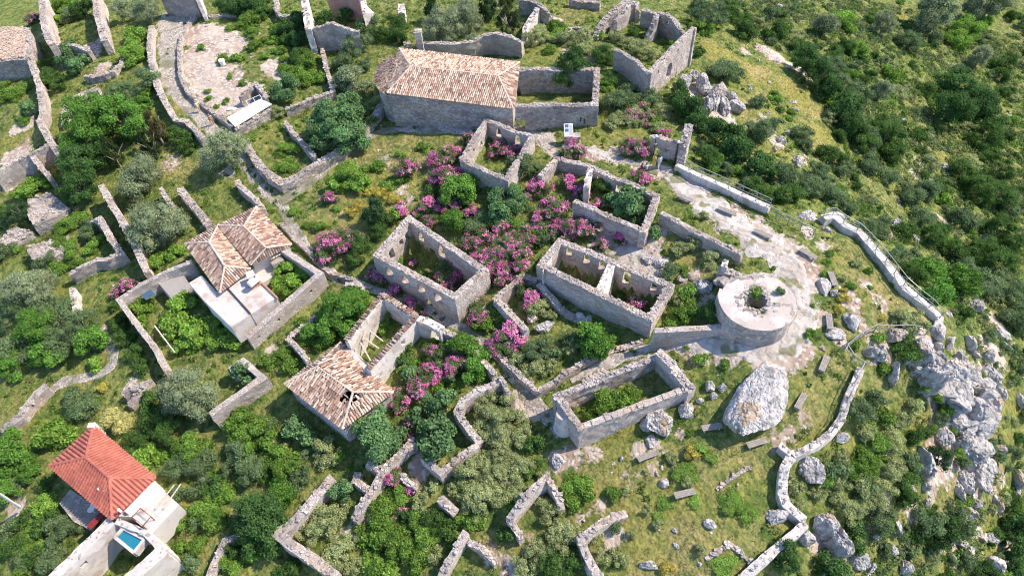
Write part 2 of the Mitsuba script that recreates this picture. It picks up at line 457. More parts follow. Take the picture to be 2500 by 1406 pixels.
def wall_run(nodes, thick, side=0, closed=False, ruin=.1, base=None, holes=(), rough=.07, deep=1.6, cell=.5, step=.7, seed=0, batter=0.0):
    """nodes: 3-D points on the wall's top line. Returns one mesh per straight stretch, and the top line's samples (left, right edge) for coping.
    side: 0 the line is the middle, 1 the wall lies left of the line, -1 right, 'in' inside of a closed line.
    holes: (stretch, share along it, metres below the top, width, height, arch, splay)."""
    nodes = np.array(nodes, float)
    n = len(nodes)
    if side == 'in':
        x, y = nodes[:, 0], nodes[:, 1]
        side = 1 if np.sum(x * np.roll(y, -1) - np.roll(x, -1) * y) > 0 else -1
    nm = offset_path(nodes, closed)
    lo, ro = {0: (.5, -.5), 1: (1, 0), -1: (0, -1)}[side]
    meshes, tops = [], []
    for i in range(n if closed else n - 1):
        j = (i + 1) % n
        k = max(2, int(np.linalg.norm(nodes[j, :2] - nodes[i, :2]) / step) + 1)
        t = np.linspace(0, 1, k)[:, None]
        mid = nodes[i] * (1 - t) + nodes[j] * t
        nn = nm[i] * (1 - t) + nm[j] * t
        if rough > .045:
            wv = 1 + .30 * (meshkit.noise(np.column_stack([mid[:, :2] / 1.3, np.full(k, 7.7)]), 5) - .5)
            nn = nn * wv[:, None]
        L, R = mid[:, :2] + nn * lo * thick, mid[:, :2] + nn * ro * thick
        z = mid[:, 2].copy()
        if ruin:
            q = np.column_stack([mid[:, :2], np.full(k, 3.3)])
            ns = meshkit.noise(q / 1.7, 11 + seed) * .6 + meshkit.noise(q / .6, 21 + seed) * .4
            z -= ruin * np.clip((ns - .25) * 1.6, 0, 1)
        c = (L + R) / 2
        zb = (H(c[:, 0], c[:, 1]) - deep) if base is None else np.full(k, float(base))
        zb = np.minimum(zb, z - .3)
        bl = nn * batter
        v = np.concatenate([np.column_stack([L, z]), np.column_stack([R, z - .01]), np.column_stack([L + bl * np.sign(lo + .01), zb]), np.column_stack([R - bl, zb])])
        f = []
        for a in range(k - 1):
            b = a + 1
            for q in ((a, k + a, k + b, b), (2 * k + a, 2 * k + b, 3 * k + b, 3 * k + a), (a, b, 2 * k + b, 2 * k + a), (k + a, 3 * k + a, 3 * k + b, k + b)):
                f += [[q[0], q[1], q[2]], [q[0], q[2], q[3]]]
        for a, flip in ((0, False), (k - 1, True)):
            q = (a, 2 * k + a, 3 * k + a, k + a)
            q = q[::-1] if flip else q
            f += [[q[0], q[1], q[2]], [q[0], q[2], q[3]]]
        m = manifold(v, f)
        if m.volume() < 0 or m.status() != manifold3d.Error.NoError:
            m = manifold(v, np.array(f)[:, ::-1])
        d = unit(nodes[j, :2] - nodes[i, :2])
        cuts = []
        for hs in holes:
            if hs[0] != i:
                continue
            s, dz, w, h = hs[1:5]
            arch, splay = (hs[5] if len(hs) > 5 else False), (hs[6] if len(hs) > 6 else 1.0)
            c = nodes[i] * (1 - s) + nodes[j] * s
            off = np.append((nm[i] * (1 - s) + nm[j] * s) * (lo + ro) / 2 * thick, 0)
            cuts.append(opening(c + off - np.array([0, 0, dz]), d, w, h, thick * .5 + .12, arch, splay))
        for c in cuts:
            m = m - c
        m = m.refine_to_length(cell)
        tm = to_trimesh(m)
        if rough:
            tm.vertices = tm.vertices + wob(tm.vertices, rough, 1.9, 3) * [1, 1, .8]
        meshes.append(tm)
        tops.append((np.column_stack([L, z]), np.column_stack([R, z])))
    return meshes, tops


def coping(tops, density, size, rg):
    cs, ss = [], []
    for L, R in tops:
        length = np.linalg.norm(L[-1] - L[0])
        n = max(1, int(length * density))
        t = rg.uniform(0, len(L) - 1.001, n)
        i = t.astype(int)
        a = (t - i)[:, None]
        l, r = L[i] * (1 - a) + L[i + 1] * a, R[i] * (1 - a) + R[i + 1] * a
        u = rg.uniform(.06, .94, n)[:, None]
        sz = size * rg.uniform(.5, 1.15, n)
        c = l * (1 - u) + r * u
        c[:, 2] += sz * .06
        cs.append(c)
        ss.append(sz)
    return stones(np.vstack(cs), np.concatenate(ss), rg)


_seed = [100]


def ruin_wall(key, nodes, thick, bsdf='rubble_stone', name='wall', cope=5.0, cope_size=.34, merge=False, single=False, **kw):
    """walls of the thing key: one part per straight stretch (or one in all), each with loose coping stones"""
    _seed[0] += 1
    meshes, tops = wall_run(nodes, thick, seed=_seed[0], **kw)
    rg = np.random.default_rng(_seed[0])
    if merge or len(meshes) == 1:
        meshes, tops = [cat(meshes)], [tops]
    else:
        tops = [[t] for t in tops]
    keys = []
    for m, tp in zip(meshes, tops):
        k = part(key, name, m, bsdf)
        keys.append(k)
        if cope:
            part(k if k.count('__') < 2 else key, 'coping_stone', coping(tp, cope, cope_size, rg), 'rubble_stone', kind='stuff')
    return keys


def wall_thing(name, label, cat_, nodes, thick, group=None, **kw):
    key = thing(name, label, cat_, group)
    ruin_wall(key, nodes, thick, **kw)
    return key


# ------------------------------------------------------------------ tiled roofs
OLD = np.array([[.53, .42, .33], [.60, .51, .42], [.39, .25, .19], [.29, .18, .145], [.45, .31, .24], [.19, .14, .125], [.54, .44, .36]])
_ARC = np.linspace(0, math.pi, 5)


def tile_mesh(face, rg, pitch, course, palette, weights, radius=None, lift=.03, jitter=1.0, hole=None):
    """barrel tiles over a planar roof face: face = corners, the eave edge first"""
    face = np.array(face, float)
    o = face[0]
    e = unit(face[1] - o)
    nrm = unit(np.cross(e, face[-1] - o))
    if nrm[2] < 0:
        nrm = -nrm
    up = np.cross(nrm, e)
    if up[2] < 0:
        up = -up
    uv = np.column_stack([(face - o) @ e, (face - o) @ up])
    r = radius or pitch * .40
    V, C = [], []
    for u in np.arange(uv[:, 0].min() + pitch / 2, uv[:, 0].max(), pitch):
        xs = []
        for a, b in zip(uv, np.roll(uv, -1, 0)):
            if (a[0] - u) * (b[0] - u) < 0:
                xs.append(a[1] + (b[1] - a[1]) * (u - a[0]) / (b[0] - a[0]))
        if len(xs) < 2:
            continue
        v0, v1 = min(xs), max(xs)
        for v in np.arange(v0 - .05, v1 - .12, course):
            if hole is not None and hole(o + e * u + up * v):
                continue
            du, tw, dl = rg.normal(0, .012 * jitter), rg.normal(0, .03 * jitter), rg.normal(0, .008 * jitter)
            ln = min(course * 1.12, v1 - v)
            for k, (vv, rr, zz) in enumerate(((v, r, lift + .016 + dl), (v + ln, r * .86, lift + .004 + dl))):
                for a in _ARC:
                    V.append(o + e * (u + du + tw * k * ln - rr * math.cos(a)) + up * vv + nrm * (zz + rr * .95 * math.sin(a)))
            C += [palette[rg.choice(len(palette), p=weights)] * rg.uniform(.82, 1.15)] * 10
    n = len(V) // 10
    f0 = []
    for a in range(4):
        f0 += [[a, a + 1, a + 6], [a, a + 6, a + 5]]
    f0 += [[0, 2, 1], [0, 3, 2], [0, 4, 3]]
    F = (np.array(f0)[None] + (np.arange(n) * 10)[:, None, None]).reshape(-1, 3)
    return np.array(V), F, np.array(C)


def ridge_mesh(a, b, rg, palette, r=.13, ln=.42):
    a, b = np.asarray(a, float), np.asarray(b, float)
    L = np.linalg.norm(b - a)
    t = unit(b - a)
    s = unit(np.cross(t, [0, 0, 1]))
    n = np.cross(s, t)
    V, C = [], []
    for q in np.arange(0, L - .05, ln):
        for w, rr in ((q, r), (min(q + ln * 1.1, L), r * .88)):
            for x in _ARC:
                V.append(a + t * w - s * rr * math.cos(x) + n * (rr * .8 * math.sin(x) + .05))
        C += [palette[rg.integers(len(palette))] * rg.uniform(.9, 1.1)] * 10
    k = len(V) // 10
    f0 = []
    for x in range(4):
        f0 += [[x, x + 1, x + 6], [x, x + 6, x + 5]]
    F = (np.array(f0)[None] + (np.arange(k) * 10)[:, None, None]).reshape(-1, 3)
    return np.array(V), F, np.array(C)


def deck_mesh(face, th=.10, dz=0.0):
    face = np.array(face, float) + [0, 0, dz]
    k = len(face)
    v = np.vstack([face, face - [0, 0, th]])
    f = [[0, i, i + 1] for i in range(1, k - 1)] + [[k, k + i + 1, k + i] for i in range(1, k - 1)]
    for i in range(k):
        j = (i + 1) % k
        f += [[i, k + i, k + j], [i, k + j, j]]
    m = trimesh.Trimesh(v, f, process=False)
    if m.face_normals[0][2] < 0:
        m = trimesh.Trimesh(v, np.array(f)[:, ::-1], process=False)
    return m


def roof(key, corners, r0, r1, seed, pitch=.245, course=.44, palette=OLD, weights=None, cap=(.58, .49, .41), jitter=1.0, deck='pan_tile', hole=None, uniform=None, name='roof'):
    """a hipped tile roof: corners 0-3 round the eaves, ridge r0 (next to the edge 3-0) to r1 (next to 1-2)"""
    rg = np.random.default_rng(seed)
    weights = np.full(len(palette), 1 / len(palette)) if weights is None else weights
    c = [np.array(x, float) for x in corners]
    faces = [(c[0], c[1], r1, r0), (c[1], c[2], r1), (c[2], c[3], r0, r1), (c[3], c[0], r0)]
    rk = part(key, name, cat([deck_mesh(f) for f in faces]) if hole is None else hole[1](faces), deck)
    V, F, C, n = [], [], [], 0
    for f in faces:
        v, t, col = tile_mesh(f, rg, pitch, course, palette, weights, jitter=jitter, hole=hole[0] if hole else None)
        V.append(v); F.append(t + n); C.append(col); n += len(v)
    mesh = (np.vstack(V), np.vstack(F))
    if uniform:
        part(rk, 'tile', mesh, uniform, kind='stuff', smooth=False)
    else:
        part(rk, 'tile', mesh, 'painted', kind='stuff', color=np.vstack(C))
    for a, b in ((r0, r1), (c[0], r0), (c[3], r0), (c[1], r1), (c[2], r1)):
        if np.linalg.norm(np.subtract(a, b)) < .3:
            continue
        v, t, col = ridge_mesh(a, b, rg, np.array([cap]), r=pitch * .46)
        if uniform:
            part(rk, 'ridge_cap', (v, t), uniform)
        else:
            part(rk, 'ridge_cap', (v, t), 'painted', color=col)
    return rk


# ------------------------------------------------------------------ rocks
CRACK = [.14]


def rock_mesh(r, seed, sub=3, flat=.75, amp=.35, stretch=(1, 1)):
    m = trimesh.creation.icosphere(subdivisions=sub, radius=1.0)
    v = m.vertices
    o = np.array([seed * 3.7, seed * 1.9, seed * .7])
    v = v * (1 + amp * 1.8 * (meshkit.fbm(v * 1.1 + o, 2, 3) - .5))[:, None]
    rg = np.random.default_rng(seed)
    for _ in range(15):      # broken planes
        q = unit(rg.normal(size=3) * [1, 1, .8])
        lim = rg.uniform(.55, .9)
        v = v - np.clip(v @ q - lim, 0, None)[:, None] * q * .92
    n_ = v / (np.linalg.norm(v, axis=1, keepdims=True) + 1e-9)
    w = v * [1, 1, .55]
    crack = np.abs(meshkit.fbm(w * 2.1 + o, 3, 8) - .5) * 2
    v = v - n_ * (CRACK[0] * np.clip(1 - crack / .2, 0, 1) ** 1.5)[:, None]
    v = v + n_ * (.10 * (meshkit.fbm(w * 5.5 + o, 3, 5) - .5) - CRACK[0] * .3 * np.clip(1 - np.abs(meshkit.fbm(w * 6 + o, 2, 6) - .5) / .08, 0, 1))[:, None]
    return trimesh.Trimesh(v * [r * stretch[0], r * stretch[1], r * flat], m.faces, process=False)


def boulder(label, p, rx, ry, h, rot, seed, group=None, sub=3, name='boulder'):
    key = thing(name, label, 'rock', group)
    m = rock_mesh(1.0, seed, sub, 1.0)
    m.vertices = m.vertices * [rx, ry, h]
    c, s = math.cos(rot), math.sin(rot)
    m.vertices = m.vertices @ np.array([[c, s, 0], [-s, c, 0], [0, 0, 1]]) + p
    scene[key] = mikit.ply(m, 'limestone', smooth=28)
    return key


# ------------------------------------------------------------------ plants
def leaf_cards(pos, nrm, length, width, rg, spread=.8):
    n = len(pos)
    d = nrm + rg.normal(size=(n, 3)) * spread
    d /= np.linalg.norm(d, axis=1, keepdims=True)
    t = np.cross(d, rg.normal(size=(n, 3)))
    t /= np.linalg.norm(t, axis=1, keepdims=True) + 1e-9
    b = np.cross(d, t)
    L, W = (length * rg.uniform(.7, 1.25, n))[:, None], (width * rg.uniform(.7, 1.25, n))[:, None]
    v = np.stack([pos - t * L * .5, pos + b * W * .5 + d * L * .06, pos + t * L * .5, pos - b * W * .5 + d * L * .06], 1)
    f = np.array([[0, 1, 2], [0, 2, 3]])[None] + (np.arange(n) * 4)[:, None, None]
    return v.reshape(-1, 3), f.reshape(-1, 3)


# kind: leaf colours, length, width (m), lobes, lobe size, height ratio, leaves per square metre, conical
KINDS = {
    'olive': ([(.105, .135, .075), (.16, .19, .12), (.075, .105, .05)], .20, .085, 26, .36, .85, 150, 0),
    'fig': ([(.052, .105, .045), (.08, .145, .065), (.055, .12, .04)], .26, .19, 22, .34, .8, 90, 0),
    'bright': ([(.115, .215, .03), (.16, .27, .045), (.085, .165, .025)], .24, .17, 22, .34, .62, 95, 0),
    'walnut': ([(.055, .135, .02), (.085, .18, .03), (.04, .10, .018)], .24, .12, 30, .32, .8, 120, 0),
    'cypress': ([(.026, .045, .018), (.045, .07, .028), (.02, .035, .014)], .17, .06, 40, .26, 1.0, 220, 1),
    'browncypress': ([(.085, .075, .032), (.13, .105, .045), (.06, .06, .026)], .17, .06, 34, .26, 1.0, 220, 1),
    'juniper': ([(.022, .058, .026), (.038, .082, .035), (.018, .045, .02)], .17, .06, 30, .30, 1.0, 220, .6),
    'euphorbia': ([(.165, .195, .085), (.215, .24, .115), (.12, .155, .065)], .15, .075, 34, .26, .62, 190, 0),
    'maquis': ([(.036, .082, .02), (.06, .12, .03), (.026, .06, .015)], .17, .085, 24, .34, .75, 150, 0),
    'greymaquis': ([(.068, .110, .050), (.10, .150, .072), (.05, .085, .038)], .18, .07, 24, .34, .75, 160, 0),
    'weed': ([(.085, .165, .025), (.125, .21, .04), (.065, .125, .02)], .22, .10, 18, .36, .5, 120, 0),
    'oleander': ([(.055, .095, .035), (.085, .13, .05), (.04, .075, .025)], .21, .05, 26, .32, .8, 190, 0),
    'golden': ([(.36, .35, .13), (.42, .40, .17), (.28, .29, .10)], .16, .09, 26, .32, .8, 170, 0),
    'darktree': ([(.03, .075, .022), (.05, .11, .035), (.024, .06, .018)], .21, .13, 26, .33, .85, 120, 0),
    'redleaf': ([(.16, .035, .03), (.20, .06, .05), (.10, .03, .025)], .16, .07, 18, .34, .7, 150, 0),
    'yellowweed': ([(.36, .30, .05), (.28, .27, .06), (.17, .21, .05)], .15, .07, 18, .36, .5, 150, 0),
}
PINK = [(.74, .15, .45), (.84, .33, .60), (.62, .09, .42), (.86, .52, .66)]
GAIN = {'olive': 2.5, 'greymaquis': 2.3, 'fig': 2.6, 'darktree': 2.4, 'maquis': 2.3, 'juniper': 1.9, 'cypress': 2.0, 'browncypress': 1.8, 'walnut': 2.4, 'bright': 2.0, 'weed': 2.1, 'euphorbia': 2.3, 'oleander': 2.4, 'golden': 1.9}
_crowns = {}


def crown(kind, cls, var):
    """a crown of unit radius, made once for each kind, size class and variant; cls: radius in metres it is meant for"""
    k = (kind, cls, var)
    if k in _crowns:
        return _crowns[k]
    cols, ll, lw, nl, ls, hr, dens, cone = KINDS[kind]
    rg = np.random.default_rng(abs(hash((len(kind), kind[0] == 'o', cls, var, nl, int(dens)))) % 2**31 + sum(map(ord, kind)))
    lob, nl = [], int(nl * (.55 if cls < 1 else .8 if cls < 1.8 else 1.25))
    ls = ls * (1.25 if cls < 1 else 1.05 if cls < 1.8 else .85)
    for _ in range(nl):
        z = rg.uniform(-.75, .95)
        w = math.sqrt(max(0, 1 - z * z)) * (1 - .62 * cone * (z + 1) / 2) * rg.choice([rg.uniform(.35, .9), rg.uniform(.8, 1.25)]) * (1 - ls * .55)
        a = rg.uniform(0, 2 * math.pi)
        lob.append((w * math.cos(a), w * math.sin(a), z * (1 - ls * .5), ls * rg.uniform(.7, 1.25) * (1 - .35 * cone * (z + 1) / 2)))
    lob = np.array(lob)
    sq = rg.uniform(.78, 1.22)
    lob[:, 0] *= sq; lob[:, 1] /= sq
    lob[:, 2] += .22 * lob[:, 0] * rg.uniform(-1, 1)
    area = np.sum(4 * math.pi * (lob[:, 3] * cls) ** 2)
    n = int(min(area * dens * .5, 6500 if cls > 1.8 else 3200 if cls > 1 else 1100))
    i = rg.choice(nl, n, p=lob[:, 3] ** 2 / np.sum(lob[:, 3] ** 2))
    d = rg.normal(size=(n, 3))
    d[:, 2] = np.where(d[:, 2] < 0, d[:, 2] * .55, d[:, 2])
    d /= np.linalg.norm(d, axis=1, keepdims=True)
    pos = lob[i, :3] + d * (lob[i, 3] * rg.uniform(.5, 1.0, n) ** .6 * rg.uniform(.95, 1.22, n))[:, None]
    pos[:, 2] *= hr
    # a few twigs of leaves that stick out
    out = d * .6 + unit_rows(pos) * .4
    v, f = leaf_cards(pos, out, ll / cls, lw / cls, rg)
    gain = GAIN.get(kind, 1.75)
    cols = [tuple(.88 * x + .11 * sum(q) / 3 + (.007, .008, 0)[j] for j, x in enumerate(q)) for q in cols]
    tone = gain * np.array(cols)[np.where(rg.random(n) < .5, 0, np.where(rg.random(n) < .55, 1, 2))]
    lobe_tone = rg.uniform(.8, 1.22, nl)[i]
    tone = tone * (lobe_tone * rg.uniform(.8, 1.2, n) * (.88 + .12 * (var % 3)))[:, None]
    col = np.repeat(tone, 4, 0)
    # the close inner foliage of each clump
    ico = trimesh.creation.icosphere(subdivisions=1)
    V, F, C, b = [v], [f], [col], len(v)
    for q in range(nl):
        s = ico.vertices * (lob[q, 3] * .55) * (1 + rg.uniform(-.2, .2, (len(ico.vertices), 1))) + lob[q, :3]
        s[:, 2] *= hr
        V.append(s); F.append(ico.faces + b); b += len(s)
        C.append(np.tile(gain * np.array(cols[0]) * rg.uniform(.7, 1.0), (len(s), 1)))
    shape = mikit.ply((np.vstack(V), np.vstack(F)), 'leaf', smooth=False, color=np.vstack(C))
    up = pos[(pos[:, 2] > hr * .05)]
    _crowns[k] = (shape, up, hr)
    return _crowns[k]


def unit_rows(v):
    return v / (np.linalg.norm(v, axis=1, keepdims=True) + 1e-9)


def blossom(kind, cls, var, rg, share):
    shape, up, hr = crown(kind, cls, var)
    k = ('bl', kind, cls, var, share)
    if k not in _crowns:
        lim = np.quantile(np.linalg.norm(up / [1, 1, hr], axis=1), .45)
        top = up[np.linalg.norm(up / [1, 1, hr], axis=1) > lim]
        n = int({True: 60, False: 170}[cls < 1] * share * (1.8 if cls > 1.8 else 1))
        c = top[rg.choice(len(top), n)]
        patch = meshkit.noise(c * 2.2 + var * 9, 4)
        c = c[patch > .40] if (patch > .40).sum() > 12 else c
        m = 11
        p = (c[:, None] + rg.normal(size=(len(c), m, 3)) * (.085 / cls)).reshape(-1, 3)
        v, f = leaf_cards(p * 1.05, unit_rows(p) + [0, 0, .6], .11 / cls, .10 / cls, rg, .5)
        col = np.array(PINK)[rg.choice(4, len(c), p=[.4, .3, .15, .15])]
        col = np.repeat(np.repeat(col, m, 0) * rg.uniform(.8, 1.2, (len(c) * m, 1)), 4, 0)
        _crowns[k] = mikit.ply((v, f), 'leaf', smooth=False, color=col)
    return _crowns[k]


_trunks = {}


def trunk_mesh(var):
    if var not in _trunks:
        rg = np.random.default_rng(50 + var)
        ms = [tube([[0, 0, -.5], [.03, .02, .3], [rg.uniform(-.08, .08), rg.uniform(-.08, .08), .62]], .095, .06, 7)]
        for j in range(5):
            a = j * 1.26 + rg.uniform(-.3, .3)
            e = np.array([math.cos(a) * rg.uniform(.3, .6), math.sin(a) * rg.uniform(.3, .6), rg.uniform(.95, 1.25)])
            b = np.array([0, 0, rg.uniform(.4, .6)])
            ms.append(tube([b, (b + e) / 2 + [0, 0, -.05] + rg.normal(size=3) * .04, e, e * 1.25 + rg.normal(size=3) * .06], .05, .012, 5))
        _trunks[var] = mikit.ply(cat(ms), 'bark', smooth=True)
    return _trunks[var]


_pv = [0]
TREEISH = {'olive', 'fig', 'walnut', 'cypress', 'browncypress', 'juniper', 'darktree'}


def plant(kind, px, py, rpx, label, group=None, name=None, tall=None, wide=1.0, flowers=None, category=None, base=0.0):
    """a plant whose crown is seen at px, py with the radius rpx (picture units)"""
    _pv[0] += 1
    hr = KINDS[kind][5]
    p = G(px, py, 1.0)
    r = rpx * mpp(p)
    tall = tall if tall is not None else (3.0 if kind in ('cypress', 'browncypress') else 1.5 if kind == 'juniper' else 1.0)
    vz = r * tall
    lift = vz * hr * (.78 if kind not in TREEISH or tall > 1.4 else .95) + (.15 * r if kind in TREEISH else 0)
    p = G(px, py, lift + base)
    flowers = (1.0, .7, 1.25, .5, .9)[_pv[0] % 5] if flowers is None else flowers
    if kind == 'oleander':
        r *= 1.2
    cls = .7 if r < 1.0 else 1.4 if r < 1.9 else 2.6
    var = _pv[0] % 6
    key = thing(name or {'euphorbia': 'spurge_bush', 'oleander': 'oleander', 'maquis': 'shrub', 'greymaquis': 'shrub', 'weed': 'weed_plant', 'bright': 'shrub', 'golden': 'shrub', 'redleaf': 'shrub',
                         'yellowweed': 'weed_plant', 'fig': 'fig_tree', 'olive': 'olive_tree', 'cypress': 'cypress_tree', 'browncypress': 'cypress_tree'}.get(kind, 'tree'),
                label, category or ('tree' if kind in TREEISH else 'bush'), group)
    a = _pv[0] * 2.399
    c, s = math.cos(a), math.sin(a)
    M = np.array([[c * r * wide, -s * r, 0, p[0]], [s * r * wide, c * r, 0, p[1]], [0, 0, vz, p[2]], [0, 0, 0, 1.0]])
    shape, up, _ = crown(kind, cls, var)
    part(key, 'crown', None, None, shape=shape, to_world=M)
    if kind == 'oleander' and flowers:
        part(key, 'blossom', None, None, shape=blossom(kind, cls, var, np.random.default_rng(_pv[0]), flowers), to_world=M, label='pink flower clusters')
    g = float(H(p[0], p[1]))
    if r > .55 and not base:
        hgt = max(p[2] - g, .3)
        T_ = np.array([[c * hgt * .9, -s * hgt * .9, 0, p[0]], [s * hgt * .9, c * hgt * .9, 0, p[1]], [0, 0, hgt, g], [0, 0, 0, 1.0]])
        part(key, 'trunk' if kind in TREEISH else 'stem', None, None, shape=trunk_mesh(_pv[0] % 3), to_world=T_)
    return key
# ------------------------------------------------------------------ the land
SOIL = """470,140,46,1 480,200,46,1 545,205,50,1 565,245,46,1 605,245,42,1 505,125,50,1 560,110,36,.9 665,165,30,1 530,90,40,.95 690,185,24,1 2350,900,50,.55 2290,940,60,.5 2380,1010,60,.55 2400,930,50,.5 2340,1060,60,.5 2425,860,40,.8 2440,800,40,.8 2250,880,50,.85 2300,1110,50,.8 2380,1120,60,.8 2150,860,40,.7 1720,250,60,.9 2020,1330,50,.8 490,90,48,1 460,80,30,1 500,190,45,.95 520,235,45,.95 560,255,45,.9 600,235,40,.9 540,140,35,.55 660,160,22,.9 690,180,18,.9 210,140,36,1 230,110,28,.9 250,165,25,.9
1620,420,28,1 1680,455,38,.9 1720,490,48,.85 1790,530,55,.85 1860,580,55,.85 1930,630,48,.9 1985,690,35,.75 1990,770,35,.7 1960,830,40,.85 1880,860,50,.9 1780,855,40,.9 1690,845,34,.85 1620,840,22,.9
1560,405,26,.9 1500,385,24,.9 1450,372,22,.9 1400,360,22,.9 1335,345,24,1 1345,370,20,.9 1490,590,45,1 1540,620,46,1 1580,640,40,1 1600,600,26,.9 1625,560,18,.9 1620,650,30,.7 1690,690,35,.55 1720,740,30,.5
1390,130,26,.7 1450,140,22,.8 1300,100,24,.8 1350,50,22,.7 1390,75,24,.75 1860,120,26,.9 1900,140,26,1 1940,165,24,1 1975,185,20,1 1820,130,18,.7
2070,730,28,.8 2110,690,20,.6 2150,740,22,.6 2100,785,24,.7 2050,830,22,.8 1970,560,20,.8 2010,600,20,.7 1960,1020,26,.6 1900,1010,18,.5 1930,1060,22,.7 1890,1070,22,.6
1560,1095,18,.9 1600,1085,16,.8 1660,1060,14,.8 1620,1110,22,.6 1450,1105,30,.6 1400,1115,24,.7 1360,1130,22,.9 1460,1240,24,.6 1420,1260,20,.6 1540,1160,26,.5 1600,1150,22,.5 1480,1370,20,.5 1240,1390,30,.8 1200,1350,24,.6 1290,1320,20,.5
40,380,40,.9 60,300,34,.8 30,440,34,.8 70,1000,20,.6 120,250,15,.4 160,300,16,.5 1740,260,50,.8 1780,300,40,.8 1700,230,40,.7 1870,300,30,.6 1900,350,24,.6 1960,380,20,.5 1930,420,20,.4
2250,400,26,.5 2240,430,24,.5 2300,540,24,.5 2200,500,20,.5 2150,1240,30,.6 2230,1230,34,.6 2270,1180,30,.6 2380,1280,40,.6 2440,1200,40,.5 2330,1340,34,.6 2450,1330,34,.6 2130,1270,26,.5 2400,1100,30,.4
980,460,24,.6 940,395,30,.5 900,400,20,.4 1000,490,18,.6 830,525,20,.3 560,420,24,.6 420,395,28,.6 250,265,20,.4 40,1240,26,.6 100,1260,24,.7 1270,985,30,1 1310,1010,24,.9
640,1130,16,.5 880,1280,36,.7 830,1290,24,.6 1040,1140,34,.8 1020,1160,26,.8 1500,1310,26,.7 1280,1140,20,.6 700,880,16,.7 665,860,18,.7 520,1010,10,.4 320,940,20,.6 480,690,10,.8 1060,420,18,.4"""
DRY = """1790,160,40,1 1850,185,42,1 1920,210,40,1 1970,260,36,1 2000,320,34,1 2010,370,30,1 1740,120,30,1 1990,970,70,.45 1960,1040,50,.5 2050,930,50,.4 2150,640,70,.5 2130,720,60,.6 2200,720,50,.65 2060,640,50,.6 2230,770,30,.8
1500,1180,60,.65 1560,1250,70,.75 1640,1160,60,.45 1700,1270,70,.7 1450,1200,50,.7 1620,1340,60,.75 1780,1230,60,.55 1740,1370,70,.6 1560,1370,40,.8 1500,1110,60,.6 1810,1130,50,.55 1880,1240,30,.5
900,380,60,.6 960,430,60,.7 880,460,50,.65 830,540,50,.7 900,530,40,.85 770,540,50,.5 1040,370,50,.55 1100,345,40,.5 1000,350,40,.5 400,100,30,.7 395,60,24,.7 440,250,24,.7 1480,330,50,.5 1540,330,40,.5 1430,330,30,.4 1480,360,40,.6
60,120,60,.7 40,350,60,.6 100,440,40,.6 190,290,40,.45 240,190,40,.5 290,180,30,.6 40,1000,60,.5 330,1000,40,.4 440,1240,40,.5 480,1300,50,.5 620,1400,50,.3 1720,620,40,.6 1690,660,40,.7 1660,600,40,.5 1700,780,40,.35
2170,1200,60,.55 2100,1150,50,.6 2250,1050,50,.5 2350,1180,70,.7 2420,1130,60,.7 2300,1280,70,.6 2430,1330,80,.6 2440,950,60,.65 2480,1050,60,.6 2280,380,50,.7 2260,300,40,.5 2340,260,40,.4 2420,240,50,.5 2470,420,60,.6 2140,60,30,.7 2200,40,30,.7 1880,360,50,.6
1800,260,60,.6 1880,260,50,.6 1900,140,40,.8 1320,130,50,.5 1400,30,60,.5 1500,230,40,.4 2290,640,40,.4 2050,820,30,.7 700,200,30,.5 560,330,40,.3 650,340,40,.5 700,380,40,.4 480,420,40,.5 420,410,30,.5 1230,1360,50,.6 1420,1330,50,.6"""
_ex = np.concatenate([np.linspace(-900, GX0 - 12, 14), _gx, np.linspace(GX1 + 12, 900, 14)])
_ey = np.concatenate([np.linspace(-600, GY0 - 12, 10), _gy, np.linspace(GY1 + 12, 1100, 14)])
_EX, _EY = np.meshgrid(_ex, _ey, indexing='ij')
_far = np.maximum(np.maximum(GX0 - _EX, _EX - GX1), np.maximum(GY0 - _EY, _EY - GY1)).clip(0)
_EZ = H(_EX, _EY) - .12 * _far


def cover(text, X, Y, base, nz):
    out = np.full(X.shape, base, float)
    for w in text.split():
        a, b, r, k = (float(x) for x in w.split(','))
        c = G(a, b)
        rm = r * mpp(c)
        ox, oy = X - c[0], (Y - c[1]) * .8
        m = (np.abs(ox) < rm * 2) & (np.abs(oy) < rm * 2)
        d = np.hypot(ox[m], oy[m]) / rm
        t = np.clip((1.35 - d + (nz[m] - .5) * 1.1) / .7, 0, 1)
        out[m] = np.maximum(out[m], 0) * (1 - t) + np.maximum(out[m], k) * t if text is SOIL else out[m] * (1 - t) + k * t
    return out


_nz = meshkit.fbm(np.stack([_EX / 1.6, _EY / 1.6, _EX * 0], -1), 3, 31)
_soil = cover(SOIL, _EX, _EY, .0, _nz)
_dry = cover(DRY, _EX, _EY, .22, _nz)
_n0, _n1 = _EX.shape
_id = np.arange(_n0 * _n1).reshape(_n0, _n1)
_q = np.stack([_id[:-1, :-1], _id[1:, :-1], _id[1:, 1:], _id[:-1, 1:]], -1).reshape(-1, 4)
structure('hillside_ground', (np.stack([_EX, _EY, _EZ], -1).reshape(-1, 3), _q), 'land', uv=np.stack([_soil, _dry], -1).reshape(-1, 2),
          label='grassy and stony hillside ground around the ruins')
from scipy.interpolate import RegularGridInterpolator
_soil_at = RegularGridInterpolator((_ex, _ey), _soil)
_dry_at = RegularGridInterpolator((_ex, _ey), _dry)


